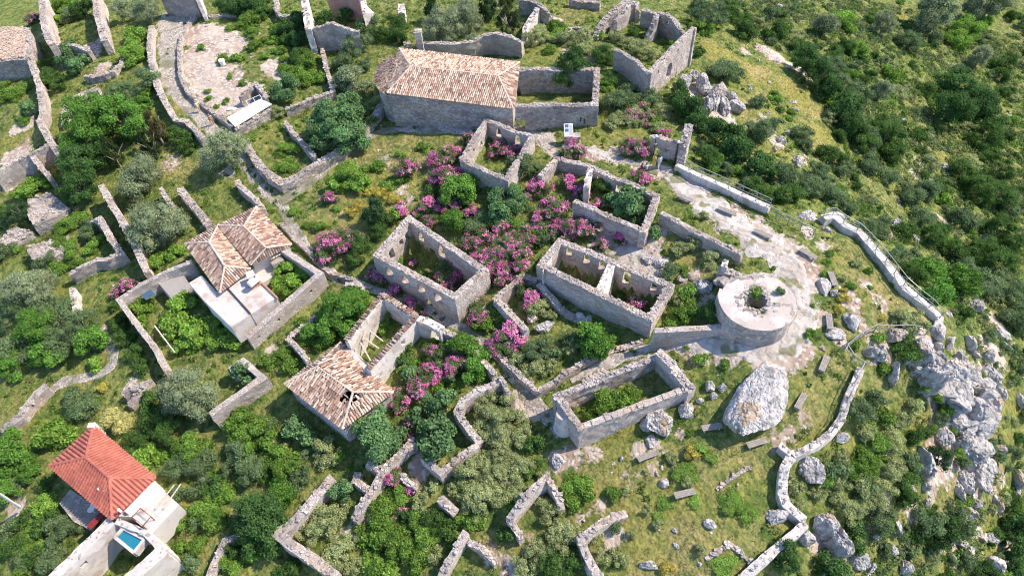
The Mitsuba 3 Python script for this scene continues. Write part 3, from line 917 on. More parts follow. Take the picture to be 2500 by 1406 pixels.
def strip(name, spots, bsdf, lift=.05, label=None, edge=.25, across=9):
    """a path laid on the land: spots px,py,half width in picture units"""
    c = np.array([G(a, b) for a, b, w in spots])
    w = np.array([w * mpp(q) for (a, b, w), q in zip(spots, c)])
    s = np.r_[0, np.cumsum(np.linalg.norm(np.diff(c[:, :2], axis=0), axis=1))]
    t = np.arange(0, s[-1], .35)
    x, y = (np.interp(t, s, c[:, i]) for i in (0, 1))
    x, y = (gaussian_filter(v, 2.5, mode='nearest') for v in (x, y))
    w = np.interp(t, s, w)
    dx, dy = np.gradient(x), np.gradient(y)
    l = np.hypot(dx, dy)
    nx, ny = -dy / l, dx / l
    k = np.linspace(-1, 1, across)
    e = 1 + edge * (meshkit.noise(np.column_stack([t / 1.1, t * 0, t * 0]), 3) - .5)[:, None] * 2
    X, Y = x[:, None] + nx[:, None] * k * w[:, None] * e, y[:, None] + ny[:, None] * k * w[:, None] * e
    Z = H(X, Y) + lift * (1 - .9 * np.abs(k) ** 6)
    Z[:, 0] -= .12; Z[:, -1] -= .12
    n = len(t)
    ids = np.arange(n * across).reshape(n, across)
    q = np.stack([ids[:-1, :-1], ids[1:, :-1], ids[1:, 1:], ids[:-1, 1:]], -1).reshape(-1, 4)[:, ::-1]
    return structure(name, (np.stack([X, Y, Z], -1).reshape(-1, 3), q), bsdf, label=label)


def spots(text):
    return [tuple(float(v) for v in w.split(',')) for w in text.split()]


strip('cobbled_path', spots('425,25,42 418,90,42 415,140,40 420,190,34 445,235,30 485,280,26 525,325,22 575,370,20 610,410,18 640,455,22 680,495,26'), 'cobbles', label='cobbled path between garden walls in the upper left')
strip('stone_path', spots('668,505,24 720,470,22 770,432,20 830,388,17 890,343,15 935,318,14 1000,315,15 1100,318,15 1190,318,18 1260,322,24 1330,338,28'), 'cobbles', lift=.056, label='pale stone path rising from the junction to the chapel')
strip('alley', spots('690,500,20 705,545,16 745,600,15 790,650,15 830,688,17 900,704,15 975,722,15 1054,760,15 1125,800,16 1180,838,17 1230,880,17 1262,930,18 1290,972,22 1335,1010,20 1385,1075,20'), 'cobbles', lift=.062, label='narrow stone alley running down past the roofless houses')
strip('fort_walk', spots('1385,935,12 1440,905,17 1500,878,17 1560,856,16 1620,838,18 1700,838,24 1780,852,30 1860,862,38 1922,832,44 1955,785,42 1965,735,38 1950,685,42 1915,640,48 1860,595,56 1795,548,54 1730,500,46 1670,462,30 1610,425,20'), 'rough_rock_floor', lift=.07, edge=.45, label='bare rocky walkway curling round the round tower')
strip('courtyard_floor', spots('1450,585,30 1490,605,34 1530,625,38 1575,645,34'), 'rough_rock_floor', label='bare stone yard between the two roofless buildings')
strip('paved_apron', spots('1318,330,26 1340,352,28 1350,372,20'), 'cobbles', lift=.066, label='cobbled apron at the corner of the chapel')
strip('footpath', spots('1365,355,9 1440,366,12 1500,385,14 1560,408,15 1620,422,16'), 'rough_rock_floor', lift=.054, label='trodden pale footpath leading to the sitting people')
strip('stepped_path', spots('245,790,12 262,830,16 283,870,15 270,905,16 220,920,16 150,930,16 90,985,12 45,1040,16 10,1070,18'), 'cobbles', label='old stepped path below the left tree clump')


def PL(tile, s, z):
    return [P(a[0], a[1], z + (a[2] if len(a) > 2 else 0)) for a in pts(tile, s)]


# ------------------------------------------------------------------ chapel
key = thing('chapel', 'long stone chapel with a faded hipped tile roof and a rounded left end', 'chapel')
zt = 2.6
ch = PL('P', '950,231 1250,268 1262,160 978,127', zt)
ruin_wall(key, ch, .6, side='in', closed=True, ruin=0, cope=0, rough=.035)
rr0, rr1 = P(1003, 163, zt + 1.35), P(1216, 186, zt + 1.35)
big = PL('P', '945,228 1254,267 1269,153 975,119', zt + .12)
roof(key, big, rr0, rr1, 5, weights=[.22, .2, .2, .1, .14, .06, .08])
# rounded end
ca, cb = ch[0], ch[3]
mid, rad = (ca + cb) / 2, np.linalg.norm(ca - cb)[()] / 2 * .86
out = unit((mid - (ch[1] + ch[2]) / 2) * [1, 1, 0])
sd = unit((cb - ca) * [1, 1, 0])
arc = [mid + sd * rad * math.cos(a) + out * rad * .62 * math.sin(a) - [0, 0, .35] for a in np.linspace(math.pi, 0, 13)]
ruin_wall(key, arc, .5, side=-1, ruin=0, cope=0, rough=.03, merge=True, name='apse_wall')
apex = mid + [0, 0, .75] - out * .3
rg = np.random.default_rng(3)
V, F, C, n = [], [], [], 0
for i in range(12):
    a, b = arc[i] + (arc[i] - mid) * .08, arc[i + 1] + (arc[i + 1] - mid) * .08
    v, t, col = tile_mesh((a, b, apex), rg, .23, .38, OLD * .7, np.full(7, 1 / 7), jitter=2)
    if len(v):
        V.append(v); F.append(t + n); C.append(col); n += len(v)
k = part(key, 'apse_roof', cat([deck_mesh((arc[i] + (arc[i] - mid) * .08, arc[i + 1] + (arc[i + 1] - mid) * .08, apex)) for i in range(12)]), 'plain_stone')
part(k, 'tile', (np.vstack(V), np.vstack(F)), 'painted', kind='stuff', color=np.vstack(C))
# bell pillar behind
b0 = G(1030, 128, 0)
key = thing('bell_pillar', 'slender plastered pillar with a tiled top behind the chapel', 'pillar')
tp = P(1020, 78, 4.6)
part(key, 'shaft', cat([box(tp + [-.42, 0, 0], tp + [.42, 0, 0], .75, 6.5), box(tp + [-.5, 0, .12], tp + [.5, 0, .12], .9, .12)]), 'plain_stone')
part(key, 'cap', box(tp + [-.38, 0, .26], tp + [.38, 0, .26], .5, .14), 'rubble_stone')
# court of the chapel
key = thing('chapel_court', 'roofless walled court joined to the right end of the chapel', 'ruin')
ruin_wall(key, PL('P', '1264,163 1465,163 1461,256 1258,262', 2.9), .72, side=-1, ruin=.3, cope=9, rough=.05,
          holes=[(2, .13, 2.2, .18, .7), (2, .18, 2.0, .18, .7), (2, .93, 2.6, .75, 1.0, True)])
key = thing('stone_plinth', 'small square stone plinth inside the chapel court', 'plinth')
p = G(1282, 226)
scene[key] = mikit.ply(cat([box(p + [-.55, 0, .8], p + [.55, 0, .8], .8, 1.0), box(p + [-.65, 0, .92], p + [.65, 0, .92], .95, .12)]), 'plain_stone')

# ------------------------------------------------------------------ information panel
p = G(1396, 345)
key = thing('sign_plinth', 'squat stone plinth under the information panel', 'plinth')
scene[key] = mikit.ply(cat([box(p + [-.85, .1, .75], p + [.85, -.1, .75], .7, 1.0), box(p + [-.95, .11, .87], p + [.95, -.11, .87], .85, .12)]), 'rubble_stone')
key = thing('information_panel', 'white information panel leaning on a stone plinth below the chapel', 'sign')
q = P(1388, 318, p[2] + 1.5)
tilt = unit([0, -.75, .66]); across_ = np.array([.97, -.05, 0]); upv = unit(np.cross(tilt, across_))
def panel(w, h, d, off, cx=0.0, cy=0.0):
    c = q + tilt * off + across_ * cx + upv * cy
    return box(c - across_ * w / 2, c + across_ * w / 2, h, d, up=tilt)
part(key, 'board', panel(1.05, 1.45, .05, 0), 'white_paint')
part(key, 'picture', panel(.42, .34, .004, .006, -.2, .45), 'picture_print')
part(key, 'picture', panel(.42, .34, .004, .006, -.2, -.02), 'picture_print')
part(key, 'text_block', panel(.36, 1.1, .004, .006, .27, 0), 'pale_print')
part(key, 'post', box(q - [.3, -.15, .05], q - [.3, -.15, 1.45], .08, .08), 'grey_metal')
part(key, 'post', box(q + [.3, .15, -.05], q + [.3, .15, -1.45], .08, .08), 'grey_metal')

# ------------------------------------------------------------------ roofless houses in the middle
key = thing('roofless_house', 'small roofless house full of oleanders below the chapel', 'ruin')
ruin_wall(key, PL('P', '1183,283 1305,330 1240,441 1121,388', 1.5), .55, side='in', closed=True, bsdf='plain_stone', ruin=.45, cope=9, cope_size=.3,
          holes=[(0, .3, 1.3, .7, .9, True, 1.4), (0, .72, 1.3, .7, .9, True, 1.4), (3, .35, .9, .4, .5), (3, .65, 1.6, .5, .6)])
key = thing('roofless_house', 'largest roofless house, tall box of plastered walls with a row of four windows', 'ruin')
zA = -.5
ruin_wall(key, PL('D3', '505,110 1425,740 1035,1085 85,575', zA), .68, side='in', closed=True, bsdf='plain_stone', ruin=.1, cope=12, cope_size=.24, rough=.04,
          holes=[(2, .20, 1.45, .72, .85, True, 1.5), (2, .41, 1.5, .72, .85, True, 1.5), (2, .62, 1.5, .72, .85, True, 1.5), (2, .83, 1.5, .72, .85, True, 1.5), (2, .34, 3.3, .8, .8, True),
                 (0, .18, 1.4, .8, 1.0, True, 1.5), (0, .46, 1.5, .9, 1.2, True, 1.5), (0, .32, 3.0, .9, 1.1, True, 1.3), (3, .30, 1.7, .75, 1.1, True, 1.3), (3, .60, 1.4, .6, .8), (3, .8, 1.7, .75, .9, True)])
key = thing('roofless_building', 'long two-room roofless building with a white plastered cross wall', 'ruin')
zB = .35
lb = PL('D4', '300,90 1635,620 1365,1062 45,405', zB)
ruin_wall(key, lb, .66, side='in', closed=True, bsdf='plain_stone', ruin=.16, cope=13, cope_size=.28, rough=.04,
          holes=[(0, .10, 1.0, .65, .8, True, 1.5), (0, .27, 1.05, .65, .8, True, 1.5), (0, .41, 1.05, .65, .85, True, 1.4), (0, .64, 1.3, .75, 1.3, True, 1.4), (0, .88, 1.1, .65, .8, True, 1.4),
                 (1, .38, 1.0, .42, .5), (1, .75, 1.1, .42, .5)])
cw = PL('D4', '905,400 745,745', zB)
ruin_wall(key, cw, .75, bsdf='plaster', name='cross_wall', ruin=.06, cope=5, cope_size=.2, rough=.02)
iw = PL('D4', '310,150 120,480', zB - .05)
ruin_wall(key, iw, .10, bsdf='plaster', name='plaster_lining', ruin=.1, cope=0, rough=.01, side=-1)
key = thing('roofless_house', 'roofless house with a leafy fig tree inside and one white end wall', 'ruin')
zC = 1.6
ruin_wall(key, PL('P', '1437,400 1613,472 1577,566', zC), .6, side=-1, bsdf='plain_stone', ruin=.3, cope=10, cope_size=.3,
          holes=[(0, .22, 1.15, .8, 1.0, False, 1.4), (0, .5, 1.15, .8, .9, False, 1.4), (1, .3, .9, .4, .7), (1, .9, 1.7, .45, .8)])
ruin_wall(key, PL('P', '1577,566 1398,494', zC - .15), .62, side=-1, ruin=.35, cope=7, cope_size=.28, holes=[(0, .6, 1.9, .8, 1.4)])
ruin_wall(key, PL('P', '1437,400 1424,455', zC), .62, side=1, bsdf='plaster', ruin=.2, cope=4, name='end_wall')
ruin_wall(key, PL('P', '1433,401 1360,383 1318,428', 1.0), .55, bsdf='plain_stone', ruin=.3, name='side_wall')

# ------------------------------------------------------------------ round tower
key = thing('round_tower', 'squat round tower with a plastered flat top and a hole in its middle', 'tower')
zT = 1.9
tc = P(1848, 733, zT)
rT = abs(P(1944, 733, zT)[0] - P(1752, 733, zT)[0]) / 2
M3 = manifold3d.Manifold
body = M3.cylinder(5.0, rT * 1.02, rT, 72).translate((tc[0], tc[1], zT - 5.0))
body = body - M3.cylinder(4, .78, .85, 24).translate((tc[0], tc[1], zT - 2.6))
body = body - M3.cube((9, 3, 2), True).translate((tc[0], tc[1] + rT * .82 + 1.5, zT)) - M3.cube((3.4, 3, 2), True).rotate((0, 0, 35)).translate((tc[0] - rT * .75, tc[1] + rT * .75 + .6, zT + .3))
tm = to_trimesh(body.refine_to_length(.4))
side_ = np.hypot(tm.vertices[:, 0] - tc[0], tm.vertices[:, 1] - tc[1])
tm.vertices = tm.vertices + wob(tm.vertices, .045, 2.1, 6)
tm.vertices[:, 2] -= np.where(tm.vertices[:, 2] > zT - .2, np.clip((1.7 - side_) * .22, 0, .3), 0)
part(key, 'drum', tm, 'rubble_stone')
ang = np.linspace(0, 2 * math.pi, 73)[:-1]
ringv = []
for r_ in np.linspace(.95, rT * .985, 9):
    rr_ = r_ * (1 + (.12 * (meshkit.noise(np.column_stack([np.cos(ang) * 2, np.sin(ang) * 2, ang * 0 + r_]), 2) - .5) if r_ < 1.6 else 0))
    ringv.append(np.column_stack([tc[0] + rr_ * np.cos(ang), tc[1] + rr_ * np.sin(ang), np.full(72, zT + .03 - max(0, 1.6 - r_) * .16) + .06 * (meshkit.noise(np.column_stack([np.cos(ang) * r_ * 1.5, np.sin(ang) * r_ * 1.5, ang * 0]), 8) - .5)]))
v = np.vstack(ringv)
q = np.array([[i * 72 + j, (i + 1) * 72 + j, (i + 1) * 72 + (j + 1) % 72, i * 72 + (j + 1) % 72] for i in range(8) for j in range(72)])
q = q[(v[q][:, :, 1].max(1) < tc[1] + rT * .78) & ((v[q][:, :, 0].min(1) - tc[0]) * .57 - (v[q][:, :, 1].max(1) - tc[1]) * .82 > -rT * .93)]
part(key, 'roof_screed', (v, q), 'screed', smooth=True)
rg = np.random.default_rng(12)
a = rg.uniform(0, 2 * math.pi, 70); r_ = rg.uniform(.9, 1.9, 70)
bx, by = rg.uniform(-.75, .75, 160) * rT, rg.uniform(.62, 1.05, 160) * rT
part(key, 'broken_edge', stones(np.column_stack([tc[0] + bx, tc[1] + by, zT - .25 - (by / rT - .7).clip(0) * 2.2]), rg.uniform(.25, .8, 160), rg), 'rubble_stone', kind='stuff')
part(key, 'rim_stone', stones(np.column_stack([tc[0] + r_ * np.cos(a), tc[1] + r_ * np.sin(a), np.full(70, zT)]), rg.uniform(.15, .4, 70), rg), 'rubble_stone', kind='stuff')
key = thing('parapet_wall', 'broken parapet with an upright stub left behind the round tower', 'wall')
ruin_wall(key, PL('E5', '300,285 470,345 640,430', 1.6), .75, ruin=.12, cope=6, bsdf='plain_stone', rough=.03)
ruin_wall(key, PL('E5', '395,185 370,280', 2.2), .5, ruin=.2, bsdf='plaster', name='stub', cope=3)
ruin_wall(key, PL('E5', '800,370 740,450', 2.0), .6, ruin=.2, bsdf='plain_stone', name='stub', cope=3)
key = thing('fort_wall', 'low straight wall joining the long ruin to the buttress of the tower', 'wall')
ruin_wall(key, PL('P', '1598,806 1772,797', .45), .55, ruin=.05, bsdf='plain_stone', cope=4, cope_size=.2, rough=.025)
key = thing('tower_buttress', 'sloping plastered buttress against the foot of the round tower', 'buttress')
e5 = pts('E5', '340,1045 400,965 590,1105 495,1200')
bt = [P(*e5[0], 1.1), P(*e5[1], 1.6), P(*e5[2], 1.15), P(*e5[3], .6)]
bb = [np.array([x[0], x[1], -2.6]) for x in bt]
bb[3] = bb[3] + (bb[3] - bb[0]) * .03
bb[2] = bb[2] + (bb[2] - bb[1]) * .03
tm = to_trimesh(M3.hull_points(np.array(bt + bb)).refine_to_length(.3))
tm.vertices = tm.vertices + wob(tm.vertices, .025, 2, 4)
part(key, 'block', tm, 'plain_stone')

# ------------------------------------------------------------------ ruined enclosure in front of the tower
key = thing('roofless_enclosure', 'roofless enclosure with block-topped walls below the round tower', 'ruin')
en = [P(1349, 962, -1.3), P(1620, 853, -.6), P(1700, 947, -.7), P(1414, 1052, -1.2)]
ruin_wall(key, [en[0], en[1]], .6, side=-1, ruin=.15, cope=6)
ruin_wall(key, [P(1617, 849, 0.1), P(1650, 885, .1), P(1698, 948, -.6)], .75, side=-1, ruin=.3, cope=6, bsdf='plain_stone', merge=True)
fw = ruin_wall(key, [en[2], en[3]], .62, side=-1, ruin=.1, cope=3, bsdf='plain_stone')
ruin_wall(key, [en[3], P(1375, 1000, -1.2), en[0]], .6, side=-1, ruin=.1, cope=5, bsdf='plain_stone', merge=True)
d = en[3] - en[2]
for i, s in enumerate(np.linspace(.05, .93, 17)):
    c = en[2] + d * s + np.array([.08, .26, -.02])
    m = trimesh.Trimesh(BOXV * (1 + rg.uniform(-.2, .08, (8, 3))) * [rg.uniform(.22, .34), rg.uniform(.2, .28), rg.uniform(.08, .16)], BOXF, process=False)
    th = math.atan2(d[1], d[0]) + rg.uniform(-.12, .12)
    m.vertices = m.vertices @ np.array([[math.cos(th), math.sin(th), 0], [-math.sin(th), math.cos(th), 0], [0, 0, 1]]) + c
    part(fw[0], 'stone', m, 'plain_stone')
key2 = P(1380, 1005, -1.6)
tm = to_trimesh(M3.cylinder(4.0, 1.0, .62, 20).translate((key2[0] - .15, key2[1] - .1, key2[2] - 4.1)).refine_to_length(.3))
tm.vertices = tm.vertices + wob(tm.vertices, .05, 2, 4)
part(key, 'round_buttress', tm, 'plaster')
k = thing('stone_steps', 'short flight of stone steps behind the block-topped enclosure', 'steps')
s0, s1 = pts('B3', '690,1395 775,1375')
for i in range(6):
    a, b = pts('B3', f'{650 + i * 27},{1425 - i * 15} {700 + i * 27},{1450 - i * 15}')
    z = float(H(*G(*a)[:2])) + .18
    part(k, 'tread', box(P(*a, z), P(*b, z), .34, .4), 'plain_stone')

# ------------------------------------------------------------------ annex, alley walls
W = wall_thing
W('garden_wall', 'low walls of the yard left of the long roofless building', 'wall', PL('B3', '325,705 210,680 30,840 250,1065', -1.6), .55, bsdf='plain_stone', ruin=.25, cope=6)
W('alley_wall', 'crooked low wall along the foot of the long roofless building', 'wall', GP('B3', '335,735,1.3 420,820,1.2 490,905,.8 600,980,.5 700,1015,.5'), .6, ruin=.35, merge=True)
W('retaining_wall', 'dark rubble wall under the spurge bushes beside the lower alley', 'wall', GP('B3', '0,1165,.5 100,1290,.8 210,1400,.9 330,1500,.9 440,1440,1.0 520,1370,1.2 660,1290,1.0 870,1200,.5 1080,1150,.3'), .5, ruin=.3, merge=True)
W('terrace_wall', 'long low wall along the rocky benches right of the fig-tree house', 'wall', GP('B3', '1215,225,1.6 1330,290,1.5 1440,355,1.5 1640,445,1.5 1800,520,1.6'), .55, bsdf='plain_stone', ruin=.2, merge=True)

# ------------------------------------------------------------------ half-roofed house
key = thing('half_roofed_house', 'old house half under a broken tile roof, half open with white walls', 'house')
zE = -3.0
c0, c1, c2, c3 = PL('P', '695,937 836,1047 961,957 832,836', zE)
ruin_wall(key, [c0 + unit(x) * .0 for x, c0 in zip([c1] * 4, PL('P', '703,937 836,1040 953,957 833,843', zE - .1))], .55, side='in', closed=True, ruin=0, cope=0, rough=.04, bsdf='plain_stone')
r0, r1 = P(775, 895, zE + 1.15), P(862, 957, zE + 1.15)
hc, hr_ = P(851, 972, zE + .9), .62
def in_hole(p):
    return np.hypot((p[0] - hc[0]) * .8, p[1] - hc[1]) < hr_ * (.75 + .7 * float(meshkit.noise(np.array([p[0] * 2.2, p[1] * 2.2, 0.0]))))
def hole_deck(faces):
    ms = []
    for f in faces:
        m = deck_mesh(f)
        v, t = trimesh.remesh.subdivide_to_size(m.vertices, m.faces, .3)
        cen = v[t].mean(1)
        ms.append(trimesh.Trimesh(v, t[~np.array([in_hole(c) for c in cen])], process=False))
    return cat(ms)
roof(key, [c0, c1, c2, c3], r0, r1, 9, hole=(in_hole, hole_deck), weights=[.24, .2, .18, .1, .14, .08, .06], jitter=2.6)
for a, b in (((836, 958), (866, 985)), ((846, 985), (872, 962)), ((838, 975), (860, 992))):
    part(key, 'rafter', box(P(*a, zE + .78), P(*b, zE + .62), .11, .12), 'grey_wood')
zW = -1.7
wl = PL('P', '842,832 934,717 1021,772 903,902', zW)
ruin_wall(key, [wl[0], wl[1], wl[2], wl[3]], .42, side=-1, bsdf='plaster', ruin=.12, cope=5, cope_size=.24, name='white_wall', rough=.02, holes=[(2, .35, 1.2, .5, .7)])
ruin_wall(key, [wl[3] - [0, 0, .9], wl[0] - [0, 0, .9]], .4, bsdf='plaster', ruin=.3, cope=0, name='white_wall', rough=.02)
for (L, R_), nm in ((( (905, 722), (845, 815)), 'a'), (((1016, 780), (912, 893)), 'b')):
    pass
rg = np.random.default_rng(21)
for i in (0, 1, 2):
    a, b = wl[i], wl[(i + 1) % 4]
    inn = unit(np.array([(b - a)[1], -(b - a)[0], 0]))
    v, t, col = tile_mesh((a - inn * .12 + [0, 0, .03], b - inn * .12 + [0, 0, .03], b + inn * .42 + [0, 0, .14], a + inn * .42 + [0, 0, .14]), rg, .25, .4, OLD * .75, np.full(7, 1 / 7), jitter=3)
    part(key, 'coping_tile', (v, t), 'painted', kind='stuff', color=col)
for a, b in (((883, 792), (935, 832)), ((868, 812), (925, 850)), ((905, 772), (885, 830)), ((880, 835), (905, 880)), ((868, 860), (900, 890))):
    z = zW - rg.uniform(.6, 1.8)
    part(key, 'fallen_beam', box(P(*a, z), P(*b, z - rg.uniform(0, .5)), .13, .13), 'pale_wood')
W('arch_wall', 'tile-capped wall with an archway running down the alley from the white house', 'wall', PL('B2', '1235,985 1310,1010 1405,1062', -2.0), .75, bsdf='plaster', ruin=.1, holes=[(1, .45, 1.8, 1.1, 1.4, True)], cope=4, rough=.03)
W('alley_wall', 'pale rubble wall falling along the alley below the archway', 'wall', GP('B2', '1405,1065,2.0 1500,1110,1.7 1570,1160,1.5 1640,1230,1.4 1710,1300,1.3 1780,1385,1.2'), .5, ruin=.3, merge=True)
W('garden_wall', 'broken low wall between the tiled house and the bushy yard', 'wall', GP('B2', '305,1130,1.2 375,1200,1.2 440,1280,1.2'), .45, bsdf='plain_stone', ruin=.2, merge=True)
W('garden_wall', 'short mossy wall stub under the terrace house wall', 'wall', GP('B2', '300,1125,.8 350,1080,.7 440,1020,.6 500,965,.5'), .45, ruin=.3, merge=True)

# ------------------------------------------------------------------ lived-in terrace house
key = thing('terrace_house', 'lived-in house with twin weathered tile roofs and white flat roof terraces', 'house')
zH = -1.9
# right wing
q4 = PL('P', '534,551 613,647 712,597 626,505', zH + .25)
ruin_wall(key, PL('P', '540,553 614,640 705,597 626,512', zH + .1), .45, side='in', closed=True, ruin=0, cope=0, rough=.015, bsdf='plaster')
roof(key, q4, P(596, 553, zH + 1.4), P(650, 606, zH + 1.35), 14, weights=[.14, .12, .22, .18, .18, .1, .06])
q5 = PL('P', '452,595 537,715 612,657 534,549', zH)
ruin_wall(key, PL('P', '460,597 538,706 606,655 534,556', zH - .1), .45, side='in', closed=True, ruin=0, cope=0, rough=.015, bsdf='plaster')
roof(key, q5, P(511, 592, zH + 1.25), P(549, 650, zH + 1.25), 15, weights=[.2, .16, .22, .14, .16, .06, .06])
def slab(s, z, th, bsdf='slab_concrete', name='flat_roof', tile='E3'):
    f = PL(tile, s, z)
    return part(key, name, deck_mesh(f, th), bsdf)
slab('150,655 380,520 680,850 430,975', zH - .55, .9)
slab('430,975 680,850 800,715 1245,1200 905,1440', zH - .5, 2.6)
slab('800,715 1130,570 1310,500 1435,640 1705,905 1245,1200', zH - .42, 2.8)
part(key, 'gutter_pipe', tube([P(*pts('E3', '820,730')[0], zH - .36), P(*pts('E3', '1030,960')[0], zH - .36), P(*pts('E3', '1235,1190')[0], zH - .36)], .07, k=6), 'dark_metal')
part(key, 'roof_edge', box(P(*pts('E3', '1430,640')[0], zH - .2), P(*pts('E3', '1705,905')[0], zH - .2), .16, .3), 'rust_plaster')
part(key, 'roof_edge', box(P(*pts('E3', '1250,740')[0], zH - .2), P(*pts('E3', '1430,645')[0], zH - .2), .2, .3), 'rust_plaster')
slab('1250,330 1560,130 1700,500 1400,690', zH - 1.6, .6, 'slab_concrete', 'terrace_floor')
slab('1250,300 1490,90 1790,20 1600,280 1540,280 1260,420', zH - .9, 1.8, 'slab_concrete', 'terrace_floor')
# water tank
k = thing('water_tank', 'white boxy water tank with a black cap on the flat roof', 'tank')
tz = zH + .55
a, b = pts('E3', '1150,540 1290,650')
part(k, 'cistern', box(P(*pts('E3', '1165,520')[0], tz + .2), P(*pts('E3', '1290,470')[0], tz + .2), .85, .75), 'white_paint')
part(k, 'drum', tube([P(*pts('E3', '1215,690')[0], tz - .1), P(*pts('E3', '1370,560')[0], tz - .1)], .36, k=16), 'white_paint')
part(k, 'cap', tube([P(*pts('E3', '1310,545')[0], tz + .25), P(*pts('E3', '1310,545')[0], tz + .33)], .1, k=10), 'dark_metal')
part(k, 'stand', box(P(*pts('E3', '1180,640')[0], tz - .5), P(*pts('E3', '1380,600')[0], tz - .5), .7, .5), 'rust')
k = thing('log_stack', 'small stack of split logs on the terrace of the twin-roofed house', 'logs')
rg = np.random.default_rng(33)
for i in range(7):
    a = P(*pts('E3', f'{1600 + i * 27},{245 - i * 15}')[0], zH - .35 + .1 * (i % 2))
    part(k, 'log', tube([a, a + [.25, .5, 0]], rg.uniform(.08, .11), k=7), 'pale_wood')
a = P(*pts('E3', '1600,300')[0], zH - .55); b = P(*pts('E3', '1800,210')[0], zH - .55)
part(k, 'crate', box(a, b, .8, .9), 'plain_stone')
W('terrace_wall', 'long pale wall bounding the terrace of the twin-roofed house', 'wall', PL('B2', '275,475,.2 560,662,0 300,885,-.7 20,1135,-1.5', -2.0), .62, side=-1, bsdf='plain_stone', ruin=.06, cope=4, cope_size=.16, rough=.03,
  holes=[(1, .38, .9, .32, .38), (2, .3, .9, .3, .35), (2, .8, .8, .25, .3)])
W('garden_wall', 'grey wall round the vine garden of the twin-roofed house', 'wall', PL('B1', '1370,575,1.2 1180,655,.6 1000,745,.3 845,848,0 960,1010,-.3 1080,1160,-.8 1190,1360,-1.3', -3.7), .5, bsdf='plain_stone', ruin=.1, cope=4, cope_size=.2, merge=True)
k = thing('corrugated_shed', 'grey sheet-roofed lean-to shed in the vine garden', 'shed')
f = PL('B1', '1120,720 1290,640 1370,770 1230,850', -4.1)
part(k, 'sheet_roof', deck_mesh(f, .06), 'grey_sheet')
part(k, 'shed_wall', cat([box(f[i] - [0, 0, .1], f[(i + 1) % 4] - [0, 0, .1], .12, 2.2) for i in range(4)]), 'plain_stone')
k = thing('solar_collector', 'dull blue solar panel leaning inside the garden wall', 'panel')
f = PL('B1', '1010,820 1080,780 1115,815 1045,850', -4.0)
part(k, 'frame', deck_mesh([x + (x - np.mean(f, 0)) * .1 for x in f], .05, -.02), 'grey_metal')
for i in range(2):
    g = [f[0] * (1 - i / 2) + f[1] * i / 2, f[0] * (.53 - i / 2) + f[1] * (.47 + i / 2), f[3] * (.53 - i / 2) + f[2] * (.47 + i / 2), f[3] * (1 - i / 2) + f[2] * i / 2]
    part(k, 'panel', deck_mesh(g, .03, .02), 'blue_glass')
k = thing('garden_pole', 'long pale pole leaning in the vine garden', 'pole')
part(k, 'shaft', tube([P(*pts('B1', '1105,1040')[0], -3.6), P(*pts('B1', '1250,1230')[0], -4.4)], .06, .05), 'white_paint')
k = thing('stone_hut', 'ruined stone hut with a leaning roof slab by the vine garden', 'ruin')

# hut right of the olive, lower left
del labels[k]
W('roofless_hut', 'roofless narrow hut with grey walls left of the tiled house', 'ruin', PL('C1', '1500,250,-.4 1700,105,0 1880,-15,.3 1730,-140,.4 1640,-70,.2', -4.4), .6, bsdf='plain_stone', ruin=.12, cope=3, cope_size=.2)

# ------------------------------------------------------------------ red roofed house
key = thing('red_roofed_house', 'white house with a bright red hipped tile roof', 'house')
zR = -5.4
rc = PL('P', '121,1137 274,1269 381,1167 228,1039', zR)
inn = [x + (np.mean(rc, 0) - x) * .08 for x in rc]
ruin_wall(key, [x - [0, 0, .1] for x in inn], .3, side='in', closed=True, ruin=0, cope=0, rough=0, bsdf='white_paint', cell=2.0)
roof(key, rc, P(210, 1117, zR + 1.35), P(268, 1167, zR + 1.35), 44, pitch=.33, course=.4, palette=np.array([[.44, .12, .085]]), uniform='red_tile', deck='red_tile', jitter=.2)
for a in ((242, 1193), (257, 1196), (290, 1244)):
    p = P(*a, zR + .75)
    part(key, 'roof_vent', cat([tube([p - [0, 0, .4], p], .1, k=10), tube([p, p + [0, 0, .06]], .13, k=10)]), 'white_paint')
part(key, 'chimney', cat([box(P(222, 1037, zR + .35) - [.3, 0, 0], P(222, 1037, zR + .35) + [.3, 0, 0], .5, 2.0)]), 'white_paint')
tf = PL('E6', '1520,705 1785,945 1510,1235 1290,1060 1160,1060', zR - .5)
part(key, 'terrace', deck_mesh(tf, 2.5), 'slab_concrete')
part(key, 'terrace_parapet', box(P(*pts('E6', '1535,725')[0], zR - .05), P(*pts('E6', '1250,1015')[0], zR - .05), .35, .5), 'white_paint')
rp = [P(*x, zR + .3) for x in pts('E6', '1395,975 1500,1060 1420,1150 1310,1065')]
for i in range(4):
    a, b = rp[i], rp[(i + 1) % 4]
    part(key, 'terrace_rail', box(a, b, .05, .05), 'rust')
    part(key, 'rail_post', box(a, a - [0, 0, .85], .06, .06), 'rust')
for a, b in (('1545,985', '1735,745'), ('1625,985', '1800,735')):
    k = thing('timber_pole', 'pale timber pole lying across the white terrace edge, ' + ('left' if a[1] == '5' else 'right') + ' of the two', 'pole')
    part(k, 'shaft', tube([P(*pts('E6', a)[0], zR - .35), P(*pts('E6', b)[0], zR + .1)], .08, .06), 'pale_wood')
k = thing('utility_pole', 'pale utility pole leaning in at the left edge below the tree clump', 'pole')
part(k, 'shaft', tube([P(*pts('C1', '-60,780')[0], -1.5), P(*pts('C1', '140,912')[0], -8.3)], .09, .12, 8), 'white_paint')
